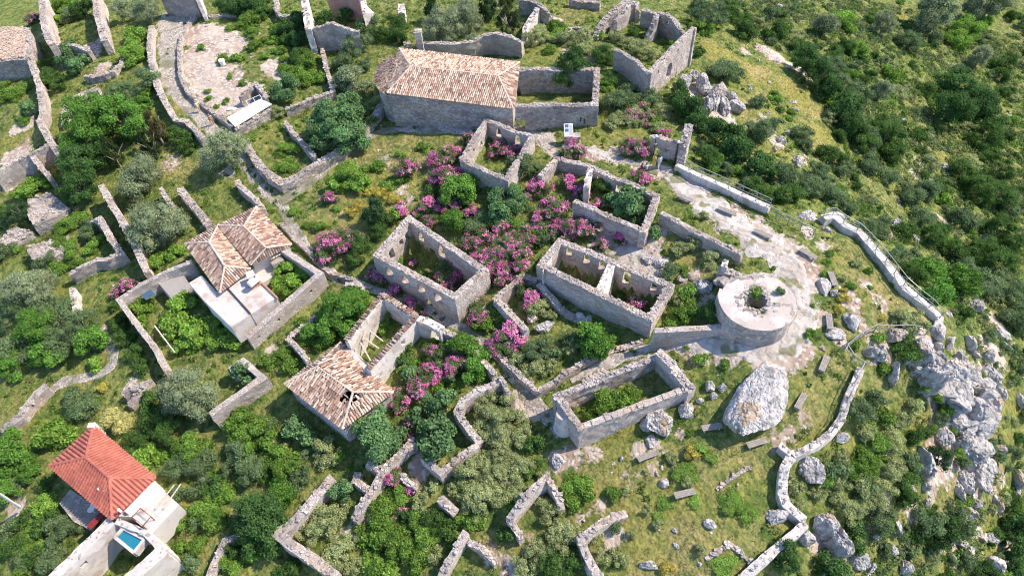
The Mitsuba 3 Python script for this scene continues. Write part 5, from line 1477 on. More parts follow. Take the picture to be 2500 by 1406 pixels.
def person(label, p, face, shirt, trousers, hair, height=1.7, sit=False, dress=False, step=.0):
    k = thing('person', label, 'person')
    s = height / 1.7
    def J(x, y, z): return np.array([x, y, z]) * s
    dz = -.42 if sit else 0
    pel, ch, nk, hd = J(0, 0, .92 + dz), J(0, .02, 1.28 + dz), J(0, .01, 1.45 + dz), J(0, .02, 1.57 + dz)
    skin, top, low = [], [], []
    skin += [(pel, ch, .13, .14), (ch, nk, .10, .055), (nk, hd, .055, .085), (hd, hd + J(0, .01, .06), .09, .085), (hd + J(0, .085, -.01), hd + J(0, .10, -.02), .018, .014)]
    for e in (-1, 1):
        skin.append((hd + J(.085 * e, 0, 0), hd + J(.092 * e, -.01, .02), .02, .018))
        sh, el, wr = J(.17 * e, 0, 1.38 + dz), J(.23 * e, -.02, 1.10 + dz), J(.22 * e, .10, .87 + dz)
        if sit:
            el, wr = J(.22 * e, .08, 1.12 + dz), J(.14 * e, .30, 1.0 + dz)
        skin += [(ch, sh, .10, .06), (sh, el, .055, .042), (el, wr, .042, .03)]
        hand = wr + J(0, .02, -.08) if not sit else wr + J(-.02 * e, .08, -.02)
        d = unit(hand - wr)
        skin.append((wr, hand, .03, .034))
        for q in range(4):
            o = np.array([0, (q - 1.5) * .02, 0]) if not sit else np.array([(q - 1.5) * .02, 0, 0])
            skin.append((hand + o, hand + o + d * (.075 + .012 * (q in (1, 2))) + np.array([-.01 * e, .012, 0]), .009, .008))
        skin.append((wr + d * .03, hand + np.array([0, .05, .0]) + d * .01, .011, .009))
        hip = J(.095 * e, 0, .90 + dz)
        if sit:
            kn, an = J(.12 * e, .42, .50), J(.12 * e, .44, .09)
        else:
            kn, an = J(.10 * e, .04 + step * e, .49), J(.10 * e, -.02 + step * 1.6 * e, .09)
        skin += [(pel, hip, .12, .10), (hip, kn, .085, .055), (kn, an, .055, .038), (an, an + J(0, .13, -.05), .042, .03)]
        top += [(sh, el, .075, .06), (ch, sh, .13, .08)]
        low += [(hip, kn, .105, .075), (kn, an + J(0, 0, .03), .075, .055), (pel, hip, .14, .11)]
    top += [(pel + J(0, 0, .05), ch, .15, .16), (ch, nk - J(0, 0, .05), .13, .08)]
    if dress:
        low = [(pel, J(0, 0, .40), .17, .24)]
    c, si = math.cos(face), math.sin(face)
    R = np.array([[c, si, 0], [-si, c, 0], [0, 0, 1]])
    def put(n, mesh, b, col):
        mesh.vertices = mesh.vertices @ R + p
        part(k, n, mesh, {'type': 'twosided', 'bsdf': {'type': 'principled', 'base_color': {'type': 'rgb', 'value': list(col)}, 'roughness': .8}}, smooth=True)
    put('body', limb_mesh(skin, .025), 0, (.50, .30, .21))
    put('dress' if dress else 'shirt', limb_mesh(top + (low if dress else []), .04), 0, shirt)
    if not dress:
        put('trousers', limb_mesh(low, .04), 0, trousers)
    put('hair', limb_mesh([(hd + J(0, -.03, .05), hd + J(0, -.01, .08), .098, .092), (hd + J(0, -.05, -.03), hd + J(0, -.04, .04), .08, .09)], .03), 0, hair)
    return k


person('person in a yellow dress standing at the arched doorway of the gate ruin', G(1596, 407), 2.4, (.62, .48, .10), (.3, .3, .3), (.06, .04, .03), 1.62, dress=True)
person('person in pale blue top and light trousers standing by the gate ruin', G(1608, 411), .3, (.50, .58, .70), (.62, .64, .68), (.10, .06, .04), 1.74, step=.05)
person('person in a white top sitting on the footpath near the gate ruin', G(1577, 417) - [0, 0, .22], 2.0, (.74, .72, .72), (.12, .08, .09), (.03, .025, .025), 1.7, sit=True)
person('person in dark red sitting on the footpath beside a person in white', G(1567, 418) - [0, 0, .22], 1.7, (.20, .05, .07), (.10, .07, .08), (.03, .02, .02), 1.66, sit=True)
person('person in pale yellow walking on the upper cobbled path', G(488, 275), 3.5, (.70, .66, .42), (.62, .50, .38), (.45, .38, .25), 1.72, step=.09)
person('person in tan clothes walking on the cobbled path beside the dug garden', G(521, 306), 3.5, (.50, .33, .19), (.46, .30, .20), (.16, .09, .05), 1.72, step=.09)

# ------------------------------------------------------------------ rocks
ROCKS = """rounded grey limestone boulder with a dark overhang beyond the zigzag railing||D1|1205,345,120,105,2.6
tumbled limestone boulder of the grey cliff beyond the railings|cliff boulders|D1|1330,430,180,170,1.5;1500,600,170,150,1.5;1470,790,150,120,1.3;1190,270,140,110,1.5;1540,960,110,130,1.2;1350,620,110,90,1.1;1440,330,90,90,1.2;1560,400,70,80,1.1;1370,330,105,90,1.8;1560,500,115,110,2.2;1480,570,95,80,2;1400,640,75,55,1.2;1300,760,65,50,1.2;1430,790,85,70,1.4;1560,810,85,60,1.3;1250,250,70,50,1.6;1400,470,60,45,1.2;1130,190,95,95,1.8;1500,900,85,85,1.3;1440,1030,55,50,1;1680,455,45,50,1;1400,220,45,40,1
pale rock of the stony ridge running up beyond the cliff boulders|ridge rocks|D1|1600,290,45,60,1;1610,205,42,55,1;1640,330,48,60,1;1480,110,38,58,1;1512,180,26,36,.7;1700,60,48,72,1;1725,130,25,40,.7;1340,115,38,38,.8;1680,830,42,40,.8;1580,1050,32,78,.8;1830,500,25,50,.7
grey rock lying along the zigzag railing|railing rocks|D1|960,60,85,45,1;790,170,36,52,.9;860,185,42,52,1;1250,40,65,50,1.1;1270,130,40,30,.8
tall narrow limestone rock below the lawn wall, streaked with orange||D1|955,340,38,68,1.6
pitted grey rock below the curved lawn wall|rocks below the lawn wall|D1|390,975,92,78,1.1;545,950,24,30,.5;600,760,60,30,.6
upright pale rock among the spurge bushes of the slope||D1|1170,930,52,92,1.5
broad pale boulder below the corner of the S-curved wall|boulders at the S-curved wall|C4|565,1085,75,78,1.8;640,1190,92,90,2;445,1165,45,50,1.2
rough brown-topped rock inside the S-curved wall||C4|265,1010,95,48,.9
stony pale outcrop in the scrub at the lower right|lower right outcrops|C4|790,1290,62,62,1;1660,1340,62,62,1.3;1100,1350,50,40,.8;1600,1160,45,35,.7;1330,1210,35,25,.5;1450,860,35,60,.9;1820,830,30,55,.7;1230,820,28,28,.6;1830,760,40,60,1;1560,650,55,40,1;1610,710,45,50,1;1640,1150,60,40,.8;1250,1100,40,30,.7;1300,1220,35,35,.7;1560,930,40,30,.7;1690,920,35,55,.9;1400,1135,40,30,.6;1500,1255,45,35,.8;1750,900,30,50,.8;1230,940,30,40,.7;1020,1240,35,30,.6;870,1345,45,35,.7;1450,1185,30,40,.7;1850,1010,40,40,.8;1530,1000,55,30,.7;1480,780,50,70,1;1400,1290,40,35,.7;900,1130,40,30,.7;1040,1080,25,60,.9
craggy pale outcrop under the front wall of the block-topped enclosure|enclosure outcrops|C3|1190,290,105,90,1.3;1390,215,60,60,.9;1120,330,55,45,1.1
grey rock between the enclosure and the huge boulder|rocks left of the huge boulder|C3|1560,55,45,52,1;1590,120,30,30,.6;1650,60,40,34,.6;1490,150,28,30,.5
small rock lying in the bottom meadow|meadow rocks|C3|1232,740,48,40,.5;1215,630,25,15,.2;1180,670,15,25,.25;1570,1040,52,45,.6;1325,1190,20,30,.3;1310,1080,30,20,.25;1490,1320,16,20,.3;930,565,18,22,.35;1760,750,20,12,.2;660,1010,14,10,.2
low pale rock beside the upper meadow bench||C3|1140,440,58,42,.45
white rubble rock at the foot of the bent pale wall||C3|1120,1325,58,32,.5
round brown-topped rock at the end of the three-sided ruin||C3|480,590,55,40,.7
pale rock in the bushes below the annex yard|yard rocks|B3|285,1000,42,36,.6;385,1050,46,62,.8;640,985,42,38,.9;690,1012,26,32,.8
grey rock showing between the oleanders|oleander rocks|B3|330,350,46,30,.6;515,300,22,20,.5
smooth grey boulder left of the round tower||B3|1512,760,56,56,.8
flat bare rock slab at the edge of the stone yard|yard slabs|B3|1220,590,55,32,.35;1380,700,62,36,.4;1450,690,50,30,.35;1120,560,50,40,.25
wedge-shaped grey boulder right of the tower walk||B4|745,930,55,52,.9
grey stone beside the bench right of the tower|tower walk stones|B4|565,700,42,62,.6;630,740,32,26,.4;640,1010,50,55,.45;560,1100,16,20,.3
bare pale rock where the long parapet begins||B4|450,240,72,46,.5
small rock at the head of the lookout lawn||B4|585,325,20,32,.3
pale rock among the shrubs beyond the lookout parapet|slope rocks near the parapet|B4|640,250,62,38,.8;1040,310,62,42,1;980,370,30,36,.7;1550,830,46,55,1.1;1380,880,26,18,.4;1160,390,20,46,.6
white rock lying alone on a bare patch of the far slope||B4|1625,390,36,34,.7
craggy pale limestone of the cliff under the gable wall|gable cliff rocks|D2|110,400,62,72,1.6;290,430,75,82,1.6;380,560,72,112,1.8;480,620,66,108,1.8;320,620,56,84,1.5;600,610,60,78,1.4;450,470,62,60,1.3;200,330,60,44,1;550,520,50,46,1
pale rock in the stony scrub between the meadow and the railing|scrub rocks|D2|1000,920,62,50,.9;1150,1110,62,64,1;940,1000,36,26,.5;1060,840,40,26,.5;880,660,40,22,.4;720,440,30,18,.3
small white rock in the yellow meadow|yellow meadow rocks|D2|890,385,25,18,.35;710,410,20,14,.3;425,66,12,12,.3;1130,630,42,20,.35;1110,560,52,25,.4;800,180,18,12,.25
bare pale rock ledge at the upper edge of the yellow meadow|meadow ledges|D2|1180,270,70,24,.4;1060,240,50,20,.3;950,190,70,20,.3;1290,320,46,22,.4
small white rock on the wild far slope|far slope rocks|A4|1185,870,36,30,.8;1350,1100,30,30,.7;1250,1190,26,26,.6;1590,265,20,22,.6;270,42,20,20,.5;1370,1140,16,14,.4;1080,790,18,16,.4;860,745,12,18,.5;1780,770,24,16,.5;1530,640,30,14,.4;1590,560,22,14,.4;980,490,12,14,.4"""
_k = 0
_a, _b = G(1800, 1050), G(1896, 892)
_d = _b - _a
CRACK[0] = .05
boulder('huge pale limestone boulder on the lawn below the round tower', (_a + _b) / 2 + [0, 0, .3], np.linalg.norm(_d) * .66, 2.25, 2.2, math.atan2(_d[1], _d[0]), 91, None, sub=6)
CRACK[0] = .13
for row in ROCKS.split('\n'):
    lab, grp, tile, data = row.split('|')
    for it in data.split(';'):
        x, y, a, b, h = (float(v) for v in it.split(','))
        (px, py), sc = pts(tile, f'{x},{y}')[0][:2], TILE[tile][2]
        p = G(px, py, h * .18)
        m_ = mpp(p) * sc
        _k += 1
        km = .95 if 'meadow' in lab or 'huge boulder' in lab else 1.2
        boulder(lab, p, a * m_ * km, b * m_ * km * 1.15, h * (.7 if km < 1 else 1), (_k * 1.7) % 6.28 if abs(a - b) < 18 else .12 * ((_k % 5) - 2), _k, grp or None, sub=5 if a * m_ > 2 else 4 if a * m_ > .9 else 3)

# ------------------------------------------------------------------ plants, kind | label | group | sheet | x,y,radius
PLANTS = """olive|grey-green olive tree beside the house cut off by the top edge|upper left olives|A1|1050,70,100;900,70,85
bright|bright green bush growing between the tall twin walls|bushes between the twin walls|A1|450,40,95;430,140,55
greymaquis|grey-green bush at the foot of the tall left twin wall||A1|500,120,70
darktree|dark tree standing between the tall twin walls||A1|600,60,65
bright|yellow-green vine bush over the pergola beside the upper path wall|pergola vine|A1|965,255,85;945,365,100;970,420,70
fig|blue-green fig bush climbing the front wall of the twin-walled ruin|twin wall figs|A1|470,390,75;545,470,68;490,330,45;610,420,40
maquis|dark bush in the grass below the twin-walled ruin|dark bushes below the twin walls|A1|360,560,78;430,600,65;300,470,50
greymaquis|silvery bush leaning over the upper path wall||A1|1050,560,95
bright|small bright green bush below the silvery bush at the path wall||A1|1050,650,42
walnut|big bright-leaved walnut tree in the left grove|left grove walnuts|A1|660,830,175;850,830,165;610,1010,170
greymaquis name=tree|feathery green tree at the back of the left grove||A1|890,690,130
darktree|dark lower tree at the left side of the grove|grove side trees|A1|560,1180,150;560,1330,130
cypress tall=2.2|slim dark cypress in the left grove|grove cypresses|A1|800,1090,70;960,890,52;1060,1020,68
browncypress tall=2.0|brownish half-dry cypress in the left grove||A1|1110,920,82
olive|round grey olive tree over the bend of the cobbled path||A1|1590,1080,165
olive|grey-green olive tree below the cypresses of the grove|olives below the cypresses|A1|1030,1240,130;960,1330,110
weed|small plant in rows of the dug garden|garden plants|A1|1490,650,30;1490,710,28;1620,725,32;1550,760,22;1730,600,36;1440,345,36;1640,545,30
weed|leafy green plant in the top garden beds|top garden plants|A1|1720,190,60;1800,230,60;1650,200,45;1830,330,60;1600,420,45;1700,420,50
darktree|dark hedge tree at the top edge above the rubble line|top hedge trees|A1|1700,30,85;1830,50,75;1600,40,60
oleander name=shrub|purple-flowering bush in shade beside the left twin wall||A1|240,140,50
weed|green weeds below the debris-roofed ruin|weeds below the debris roof|A1|60,680,85;140,640,65;20,600,60;160,860,55
fig|small blue-green fig bush against the tall pale wall||A1|205,770,62
weed|bush beside the corner of the debris-roofed ruin||A1|235,330,55
bright|bright bush row growing above the sunken ruin|sunken ruin bushes|A1|250,1330,85;170,1370,65;330,1290,70
maquis|rough green bush in the strip right of the brown cypress|strip bushes|A1|1290,980,80;1210,950,60;1330,1060,60
maquis|dark green bush at the top edge left of the curved gable ruin|top edge bushes|A2|50,40,95;130,90,60
darktree|dark bush beside the curved gable ruin|gable ruin bushes|A2|330,190,80;390,140,60;370,280,60
weed|tall green weeds in the garden left of the narrow rubble wall|tall garden weeds|A2|440,430,95;380,540,100;470,560,85;300,480,70
fig|low blue-green bush beside the garden shelter||A2|265,620,110
weed|slim row plant of the small vegetable bed|vegetable bed plants|A2|210,290,45;250,360,45;265,430,40;140,400,40;130,300,45
darktree|dark tree inside the curved gable ruin|trees inside the gable ruin|A2|560,130,62;700,110,55
maquis|dark evergreen tree between the curved gable ruin and the bell pillar|evergreens by the bell pillar|A2|1010,200,120;1090,260,75
greymaquis|grey-green bush right of the curved gable ruin||A2|890,180,85
olive|large olive tree behind the dark wall of the chapel|olives behind the chapel|A2|1410,200,150;1570,120,130
olive|small olive bush spilling over the wall behind the chapel||A2|1620,310,60
juniper|dark conifer at the top edge above the olive trees|top conifers|A2|1720,40,85;1330,60,70
greymaquis|sparse pale tree with bare branches left of the chapel|sparse trees left of the chapel|A2|780,330,110;700,460,85;860,470,60
olive|grey tree right beside the rounded end of the chapel|trees at the chapel end|A2|780,570,100;690,580,70
fig|huge blue-green fig tree beside the rising stone path|big fig|A2|620,850,165;710,950,150;560,970,120;760,760,95
maquis|dark green bush between the big fig tree and the chapel||A2|880,860,75
euphorbia|yellow-green bush right of the white lean-to sheet||A2|215,800,60
weed tall=.6|tall grassy clump inside the small walled garden|walled garden clumps|A2|300,1170,95;330,1060,85;240,1100,60
weed|round green shrub on the grassy bank below the stone path|bank shrubs|A2|1270,1050,48;1010,1320,60;1110,1300,55;950,1190,60;1100,1110,40
bright|bright green shrub by the bend of the stone path|path bend shrubs|A2|740,1260,125;650,1320,85;820,1310,90
oleander|pink oleander standing alone on the grassy bank||A2|1160,1210,85
oleander|pink oleander left of the small roofless house|oleanders left of the small house|A2|1410,1120,82;1500,1110,55;1590,1000,50;1450,1290,95;1380,1270,65
oleander|pink oleander filling the small roofless house|oleanders in the small house|A3|45,1070,66;120,1040,58;150,1110,40
weed|green bush beside the trodden ground above the chapel court|bushes above the court|A3|440,180,70;520,210,45
euphorbia|grey-yellow spurge bush on the bank above the chapel court|spurge above the court|A3|330,240,75;560,280,75;640,300,50;400,290,45
darktree tall=1.4|dark leafy tree growing in the chapel court||A3|560,500,118
maquis|green bush between the chapel court and the shaded wall|bushes right of the court|A3|800,400,95;850,570,62
euphorbia|spurge bush among the hilltop ruin walls|spurge in the hilltop ruin|A3|900,270,65;1060,340,85;1150,400,75;980,310,60
weed|green bush at the foot of the hilltop ruin||A3|1290,330,65
maquis name=shrub|dark bush in the shaded room of the hilltop ruin||A3|1020,225,45
greymaquis|feathery grey-green bush right of the hilltop ruin|feathery bushes right of the ruin|A3|1560,110,130;1660,40,90;1640,520,100;1480,60,80
weed|fresh green round bush right of the tall gable wall||A3|1510,200,85
maquis|dense bush on the slope behind the gable wall|bushes behind the gable wall|A3|1740,90,105;1800,210,95;1480,370,50
cypress tall=1.5|dark cypress at the top edge behind the chapel||A3|110,110,120
darktree|dark leafy tree below the gable wall cliff|trees below the gable cliff|A3|1390,740,105;1340,660,75;1480,860,85
greymaquis|grey-green bush in the bank right of the chapel court|bank bushes right of the court|A3|880,730,95;950,700,70;1140,700,72
euphorbia|spurge bush in the bank below the gable wall|spurge below the gable wall|A3|1215,790,75;870,890,62;1030,640,50;1040,880,45
oleander|pink oleander alone on the bank right of the chapel court||A3|1050,800,72
oleander flowers=.5|tiny pink oleander below the lone bank oleander||A3|1095,880,32
oleander|pink oleander left of the gate ruin|oleanders left of the gate ruin|A3|970,1060,60;1060,1070,70
maquis|dark bush behind the oleanders of the gate ruin||A3|1110,1010,42
oleander|pink oleander under the information panel plinth||A3|580,1080,85
oleander|pink oleander beside the sitting people||A3|1050,1275,62
oleander flowers=.5|oleander peeping over the gate ruin wall||A3|1230,960,45
greymaquis name=tree|feathery light green tree in front of the small roofless house||A3|240,1190,110
fig|blue-green fig tree left of the fig-tree house|figs left of the fig-tree house|B3|110,130,130;60,240,90
oleander|pink oleander between the small house and the fig-tree house|upper oleanders|B3|340,50,75;220,170,65;540,20,55;600,60,45
oleander|pink oleander of the dense thicket in the middle of the site|thicket oleanders|B3|440,220,95;360,300,75;640,350,95;710,330,75;540,350,75;190,390,75;60,350,60;110,490,115;190,570,95;40,590,85;80,660,75;500,390,65;260,430,60;-60,560,80;-100,470,70
oleander|small pink oleander on the stone yard|yard oleanders|B3|770,465,45;900,400,42;940,430,30
fig name=fig_tree|lush fig tree filling the fig-tree house|figs inside the house|B3|1010,150,118;920,200,85;1060,250,75;850,150,65
oleander|pink oleander growing inside the left end of the fig-tree house|oleanders in the fig-tree house|B3|650,120,52;745,170,42
maquis|dark bush in the shade inside the fig-tree house||B3|790,40,75
fig|small fig bush at the outer corner of the fig-tree house||B3|1165,375,52
euphorbia|spurge bush below the wall of the rocky benches|spurge below the bench wall|B3|1440,450,80;1350,490,70;1580,560,80;1520,255,46;1700,570,45;1780,590,40
weed|small green bush on the bare ground behind the long building||B3|1370,640,38
greymaquis|grey-green bush at the corner of the long building||B3|1270,655,75
weed|bright green bush between the long building and the tower|bushes between building and tower|B3|1400,790,75;1340,970,95;1440,920,75;1290,1020,60;1390,690,40
euphorbia|spurge bush right of the long building||B3|1340,850,52
maquis|round dark bush in the shade of the tower||B3|1570,950,92
oleander|pink oleander inside the annex yard|annex oleanders|B3|240,790,90;300,830,55
euphorbia|spurge bush inside the annex yard|annex spurge|B3|350,910,90;250,890,60;420,960,50
oleander|large pink oleander right above the lower alley|alley oleanders|B3|110,1110,112;60,1180,85;170,1160,75
walnut tall=.9|round bright green tree in front of the long building|round trees|B3|700,1130,125;770,1190,110
greymaquis|grey-green bush beside the round bright tree|bushes beside the round tree|B3|330,1210,105;430,1240,70;560,1130,60
euphorbia|spurge bush above the dark retaining wall|spurge above the retaining wall|B3|300,1340,95;180,1270,75;420,1330,75;570,1200,62;230,1400,60
maquis|dark bush inside the right room of the long building||B3|900,840,55
oleander|pink oleander inside the right room of the long building|oleanders in the long building|B3|1040,895,62;990,915,42
weed tall=.8 base=1.3|bright plant growing out of the hole in the tower top||P|1847,714,25
euphorbia|spurge bush against the broken parapet||E5|280,450,95
weed|low green bush on the walkway below the fort wall|walkway bushes|B3|1490,1290,65;1660,1310,42;1390,1200,25
greymaquis base=1.6|tuft growing on the tower top|tower tufts|E5|1090,605,70;680,780,45;880,890,50
juniper tall=1.1|dark blue-green conifer behind the large roofless house||B2|915,220,105
maquis|green bush right of the dark blue-green conifer|bushes by the conifer|B2|1010,290,82;960,350,70
bright|bright bush behind the large roofless house||B2|1070,250,60
oleander|big pink oleander on the lawn left of the large roofless house|lawn oleander|B2|590,490,105;690,430,90
maquis|green bush in the shade behind the lawn oleander|bushes behind the lawn oleander|B2|800,440,90;790,550,75
oleander|small pink oleander at the edge of the grassy bank||B2|605,135,48
weed|round green bush on the lawn by the alley|lawn bushes|B2|340,225,42;520,340,58;440,320,35;640,210,35
yellowweed|yellow-flowered weeds on the grassy bank|yellow bank weeds|B2|760,230,55;980,100,70;1060,130,50;800,180,50;880,80,45
oleander|pink oleander behind the large roofless house|oleanders behind the large house|B2|1290,200,80;1340,265,62;1500,170,62;1110,210,50;1400,175,58;1610,210,55
walnut name=tree|green tree behind the large roofless house|trees behind the large house|B2|1500,80,125;1490,290,85;1580,30,80
oleander|pink oleander growing inside the large roofless house|oleanders inside the large house|B2|1450,640,95;1470,760,66;1390,740,55;1190,595,32
weed|green bush growing inside the large roofless house||B2|1280,670,65
oleander|oleander at the foot of the large house's windowed wall|oleanders at the windowed wall|B2|920,660,45;960,720,42;1080,790,52;1235,940,58;1170,890,42
oleander|pink oleander right of the large roofless house|oleanders right of the large house|B2|1650,440,85;1780,620,95;1720,560,85;1830,690,70
oleander flowers=.45|mostly green oleander below the right corner of the large house|green oleanders|B2|1680,910,80;1640,1000,50
weed|leafy green bush beside the lower alley|leafy alley bushes|B2|1680,990,95;1760,1010,75;1800,940,70
walnut name=tree|big green tree left of the white-walled house|trees left of the white house|B2|690,930,155;610,1060,115;800,870,85
weed|green bush in the walled yard below the terrace wall|walled yard bushes|B2|250,1260,85;160,1290,65;440,1130,75;540,1180,65;330,1330,70
bright|bright leafy vine on the terrace of the twin-roofed house|terrace vines|B2|320,630,85;260,750,95;350,720,95;420,680,62;150,960,62;60,1040,62;300,560,40
fig|light green fig sapling inside the white-walled house||B2|930,950,50
weed|green bush inside the white-walled house|bushes in the white house|B2|1060,950,72;1000,1050,55
weed|green bush right of the broken-roofed house|bushes right of the broken roof|B2|1200,1320,75;1310,1190,70;1130,1350,50
oleander|pink oleander right of the broken-roofed house|oleanders right of the broken roof|B2|1440,1250,105;1500,1330,85;1300,1390,85
walnut name=tree|leafy green tree between the broken-roofed house and the alley|trees left of the alley|B2|1570,1200,110;1640,1320,100;1500,1150,70
bright|bright vine leaves beside the twin-roofed house's outer wall|vines outside the wall|B1|1110,590,78;1250,520,58;1310,495,42;1370,640,32
olive|large grey-green olive tree left of the twin-roofed house|large olive|B1|1100,320,185;1230,300,125
weed|green weeds on the grass between the vault blocks|vault weeds|B1|580,260,78;420,640,62;640,480,72;560,590,60;430,330,50;120,490,50;720,430,60
juniper tall=.7|dark spreading pine at the left edge beside the vaults||B1|130,220,120
maquis|dark bush under the spreading pine at the left edge||B1|30,230,75
bright|bright yellow-green vine inside the walled garden|garden vines|B1|1010,910,100;1000,1010,62;1280,900,110;1330,820,72;1260,1050,110;1400,1090,120;1530,1050,92;1620,1110,92;1340,1180,82;1540,1160,82;1680,1150,60
olive|pale olive tree of the clump at the left edge|pale left olives|B1|200,780,165;320,720,95
greymaquis name=tree tall=1.1|dense green tree of the clump at the left edge|left clump trees|B1|100,960,135;400,950,125;560,1070,140;450,1160,130;130,1190,130
walnut name=tree|mid-green tree in the clump at the left edge|left clump walnuts|B1|250,1060,150;330,1240,105;630,1150,110
maquis|dark scrub in the ditch left of the vine garden wall|ditch scrub|B1|870,1010,75;880,1130,75;950,1230,75;820,910,50;1000,1330,65
oleander flowers=.6|faded pink oleander above the vine garden wall|faded oleanders|B1|900,760,55;960,730,42;840,800,40
bright|bright bush below the old stepped path||B1|690,1310,60
bright name=tree|bright green tree above the red-roofed house|bright trees above the red roof|C1|420,380,130;330,400,90
greymaquis|feathery light green bush above the red roof|feathery bushes above the red roof|C1|570,180,105;520,110,60;650,220,60
yellowweed|yellow-flowering weeds above the golden bush||C1|720,60,50
golden|golden-yellow round bush at the top corner of the red roof||C1|820,310,112
olive|big grey olive tree right of the vine garden|big grey olive|C1|1340,90,190;1440,190,120;1230,130,110
fig|dark fig bush inside the roofless hut||P|592,912,30
maquis|dark green thicket right of the red-roofed house|dark thicket|C1|1100,280,120;960,440,92;1190,400,95;1060,150,70;1230,280,90
bright|bright green bush in the thicket beside the red roof||C1|1060,560,112
weed name=tree tall=1.4|feathery green tree in the thicket right of the red roof|feathery thicket trees|C1|1400,480,112;1310,510,92;1700,300,125;1750,430,105
greymaquis|grey-green bush low in the thicket right of the red roof|grey thicket bushes|C1|1400,650,105;1270,630,92;1720,520,100;1630,640,55;1500,560,70
weed|yellowish green bush on the bank right of the white terrace|bank bushes right of the terrace|C1|1490,900,112;1420,1150,92;1350,1000,82;1600,820,85;1560,1010,80;1230,1330,72;1650,1330,92;1310,1230,70
darktree|dark broad-leaved tree in the lower thicket|lower thicket trees|C1|1820,1000,135;1790,1150,105
walnut name=tree|green tree at the left edge beside the red roof|left edge trees|C1|90,560,135;50,470,92;30,700,105;200,640,82;60,800,80
bright|small yellow-green tree in front of the flagged yard||C1|330,910,88
maquis|dark bush beside the flagged yard|flagged yard bushes|C1|330,730,65;160,1000,72;290,1060,72
greymaquis|grey-green bush left of the roofless wing|bushes left of the wing|C1|480,1090,92;60,1080,75;330,1330,80
weed|green bush at the lower left corner of the picture's garden|lower left bushes|C1|180,1190,92;150,1370,65;300,1180,65;30,1200,60
oleander|small pink oleander at the left edge beside the path||C1|150,770,32
fig name=fig_tree tall=.95|round dark fig tree at the lower corner of the broken tile roof||C2|940,390,190
fig name=fig_tree|round fig tree right of the round dark fig||C2|1350,390,155
fig|small fig bush left of the broken-roofed house|left figs|C2|370,330,95;420,420,75
oleander flowers=.6|small dark oleander left of the broken-roofed house||C2|240,450,60
euphorbia|spurge bush under the front corner of the broken-roofed house||C2|560,520,110
weed|green bush at the front corner of the broken-roofed house||C2|660,540,60
oleander|pink oleander in the walled strip below the broken roof|strip oleanders|C2|1250,80,80;1110,150,80;1160,330,52;1160,430,36
fig|leafy green bush among the strip oleanders||C2|1390,150,100
oleander|bright pink oleander against the straight wall||C2|1040,690,78
oleander|small pink oleander among the spurge bushes|spurge oleanders|C2|1170,790,38;1680,770,42;1660,900,26;1110,960,48
weed name=tree tall=1.3|feathery tree of the lower thicket left of the corner ruin|lower feathery trees|C2|120,380,125;180,520,115;260,640,105;350,600,80
greymaquis|grey-green bush at the left of the L-shaped ruin|grey bushes by the L-shaped ruin|C2|60,650,110;330,740,70
darktree|dark blue-green tree left of the L-shaped ruin|dark trees by the L-shaped ruin|C2|100,950,165;180,1110,130;60,1080,105
euphorbia|spurge bush filling the L-shaped ruin|spurge in the L-shaped ruin|C2|580,1000,125;480,1070,105;650,950,85;400,1060,72;690,1230,125;620,1330,100;780,1330,80
fig|small blue-green bush inside the L-shaped ruin||C2|690,790,85
weed|bright yellow-green bush in the thicket at the bottom middle|bottom thicket|C2|1010,890,125;960,1050,135;1080,820,92;1100,1160,135;1000,1310,135;1250,1050,112;1200,1270,125;860,1100,80;1330,1180,90
maquis|dark bush in the bottom middle thicket|dark bottom bushes|C2|1360,1010,105;1450,1080,85;1180,1000,70;320,1350,75
euphorbia|spurge bush of the wide patch below the corner ruin|wide spurge patch|C2|1600,700,125;1710,850,135;1800,250,175;1720,340,105;1640,920,95;1560,830,80;1740,620,92;1830,420,90;1480,780,70
euphorbia|spurge bush beside the zigzag wall|spurge by the zigzag wall|C2|1250,870,75;1340,760,60
weed|green bush by the lone block of wall|bushes by the lone block|C2|1510,1020,82;1620,1010,70;1680,1000,60
euphorbia|spurge bush below the corner of the enclosure|spurge below the enclosure|C3|120,300,130;60,420,105;200,420,95;70,560,95;40,700,95;160,690,85;60,850,95
oleander flowers=.7|small oleander among the spurge below the enclosure||C3|105,705,42
maquis|dark bush in the shadow of the enclosure|shadow bushes|C3|310,460,75;320,620,45;120,1110,75
weed|mixed green bush behind the three-sided ruin|bushes behind the three-sided ruin|C3|600,740,105;680,820,75;560,860,85;700,740,60
euphorbia|spurge bush inside the three-sided ruin|spurge in the three-sided ruin|C3|430,940,95;370,890,62
euphorbia|spurge bush between the three-sided ruin and the bottom edge|bottom spurge|C3|520,1080,115;450,1200,115;330,1240,95;230,1340,95;560,1160,70
maquis|dark shaded bush left of the bent pale wall|shaded bushes|C3|430,1300,105;510,1340,125;590,1220,60
weed|round green bush alone in the meadow left of the benches||C3|880,815,62
euphorbia|small spurge beside the lone round meadow bush||C3|965,800,40
euphorbia|spurge bush inside the bent pale wall|spurge in the bent wall|C3|800,1260,78;930,1290,62;740,1130,45;1000,1100,40
greymaquis|dry grey bush heap inside the bent pale wall||C3|890,1060,50
weed|dense green bush inside the block-topped enclosure|enclosure bushes|C3|850,140,125;680,250,55;1000,110,70;760,200,60
weed tall=.3|lush green weeds in the lower meadow|meadow weeds|C3|1380,660,110;1240,880,72;1500,480,52;1700,850,120;1800,950,100;1650,1320,112;1560,560,60;1200,1000,50;1440,860,60
yellowweed|yellow-flowering weeds in the meadow|yellow meadow weeds|C3|1430,530,62;1250,1350,55
euphorbia|small spurge bush in the meadow|meadow spurge|C3|1400,740,48;1500,1210,46;1290,560,52;1110,660,26;1110,940,40;1190,1030,40
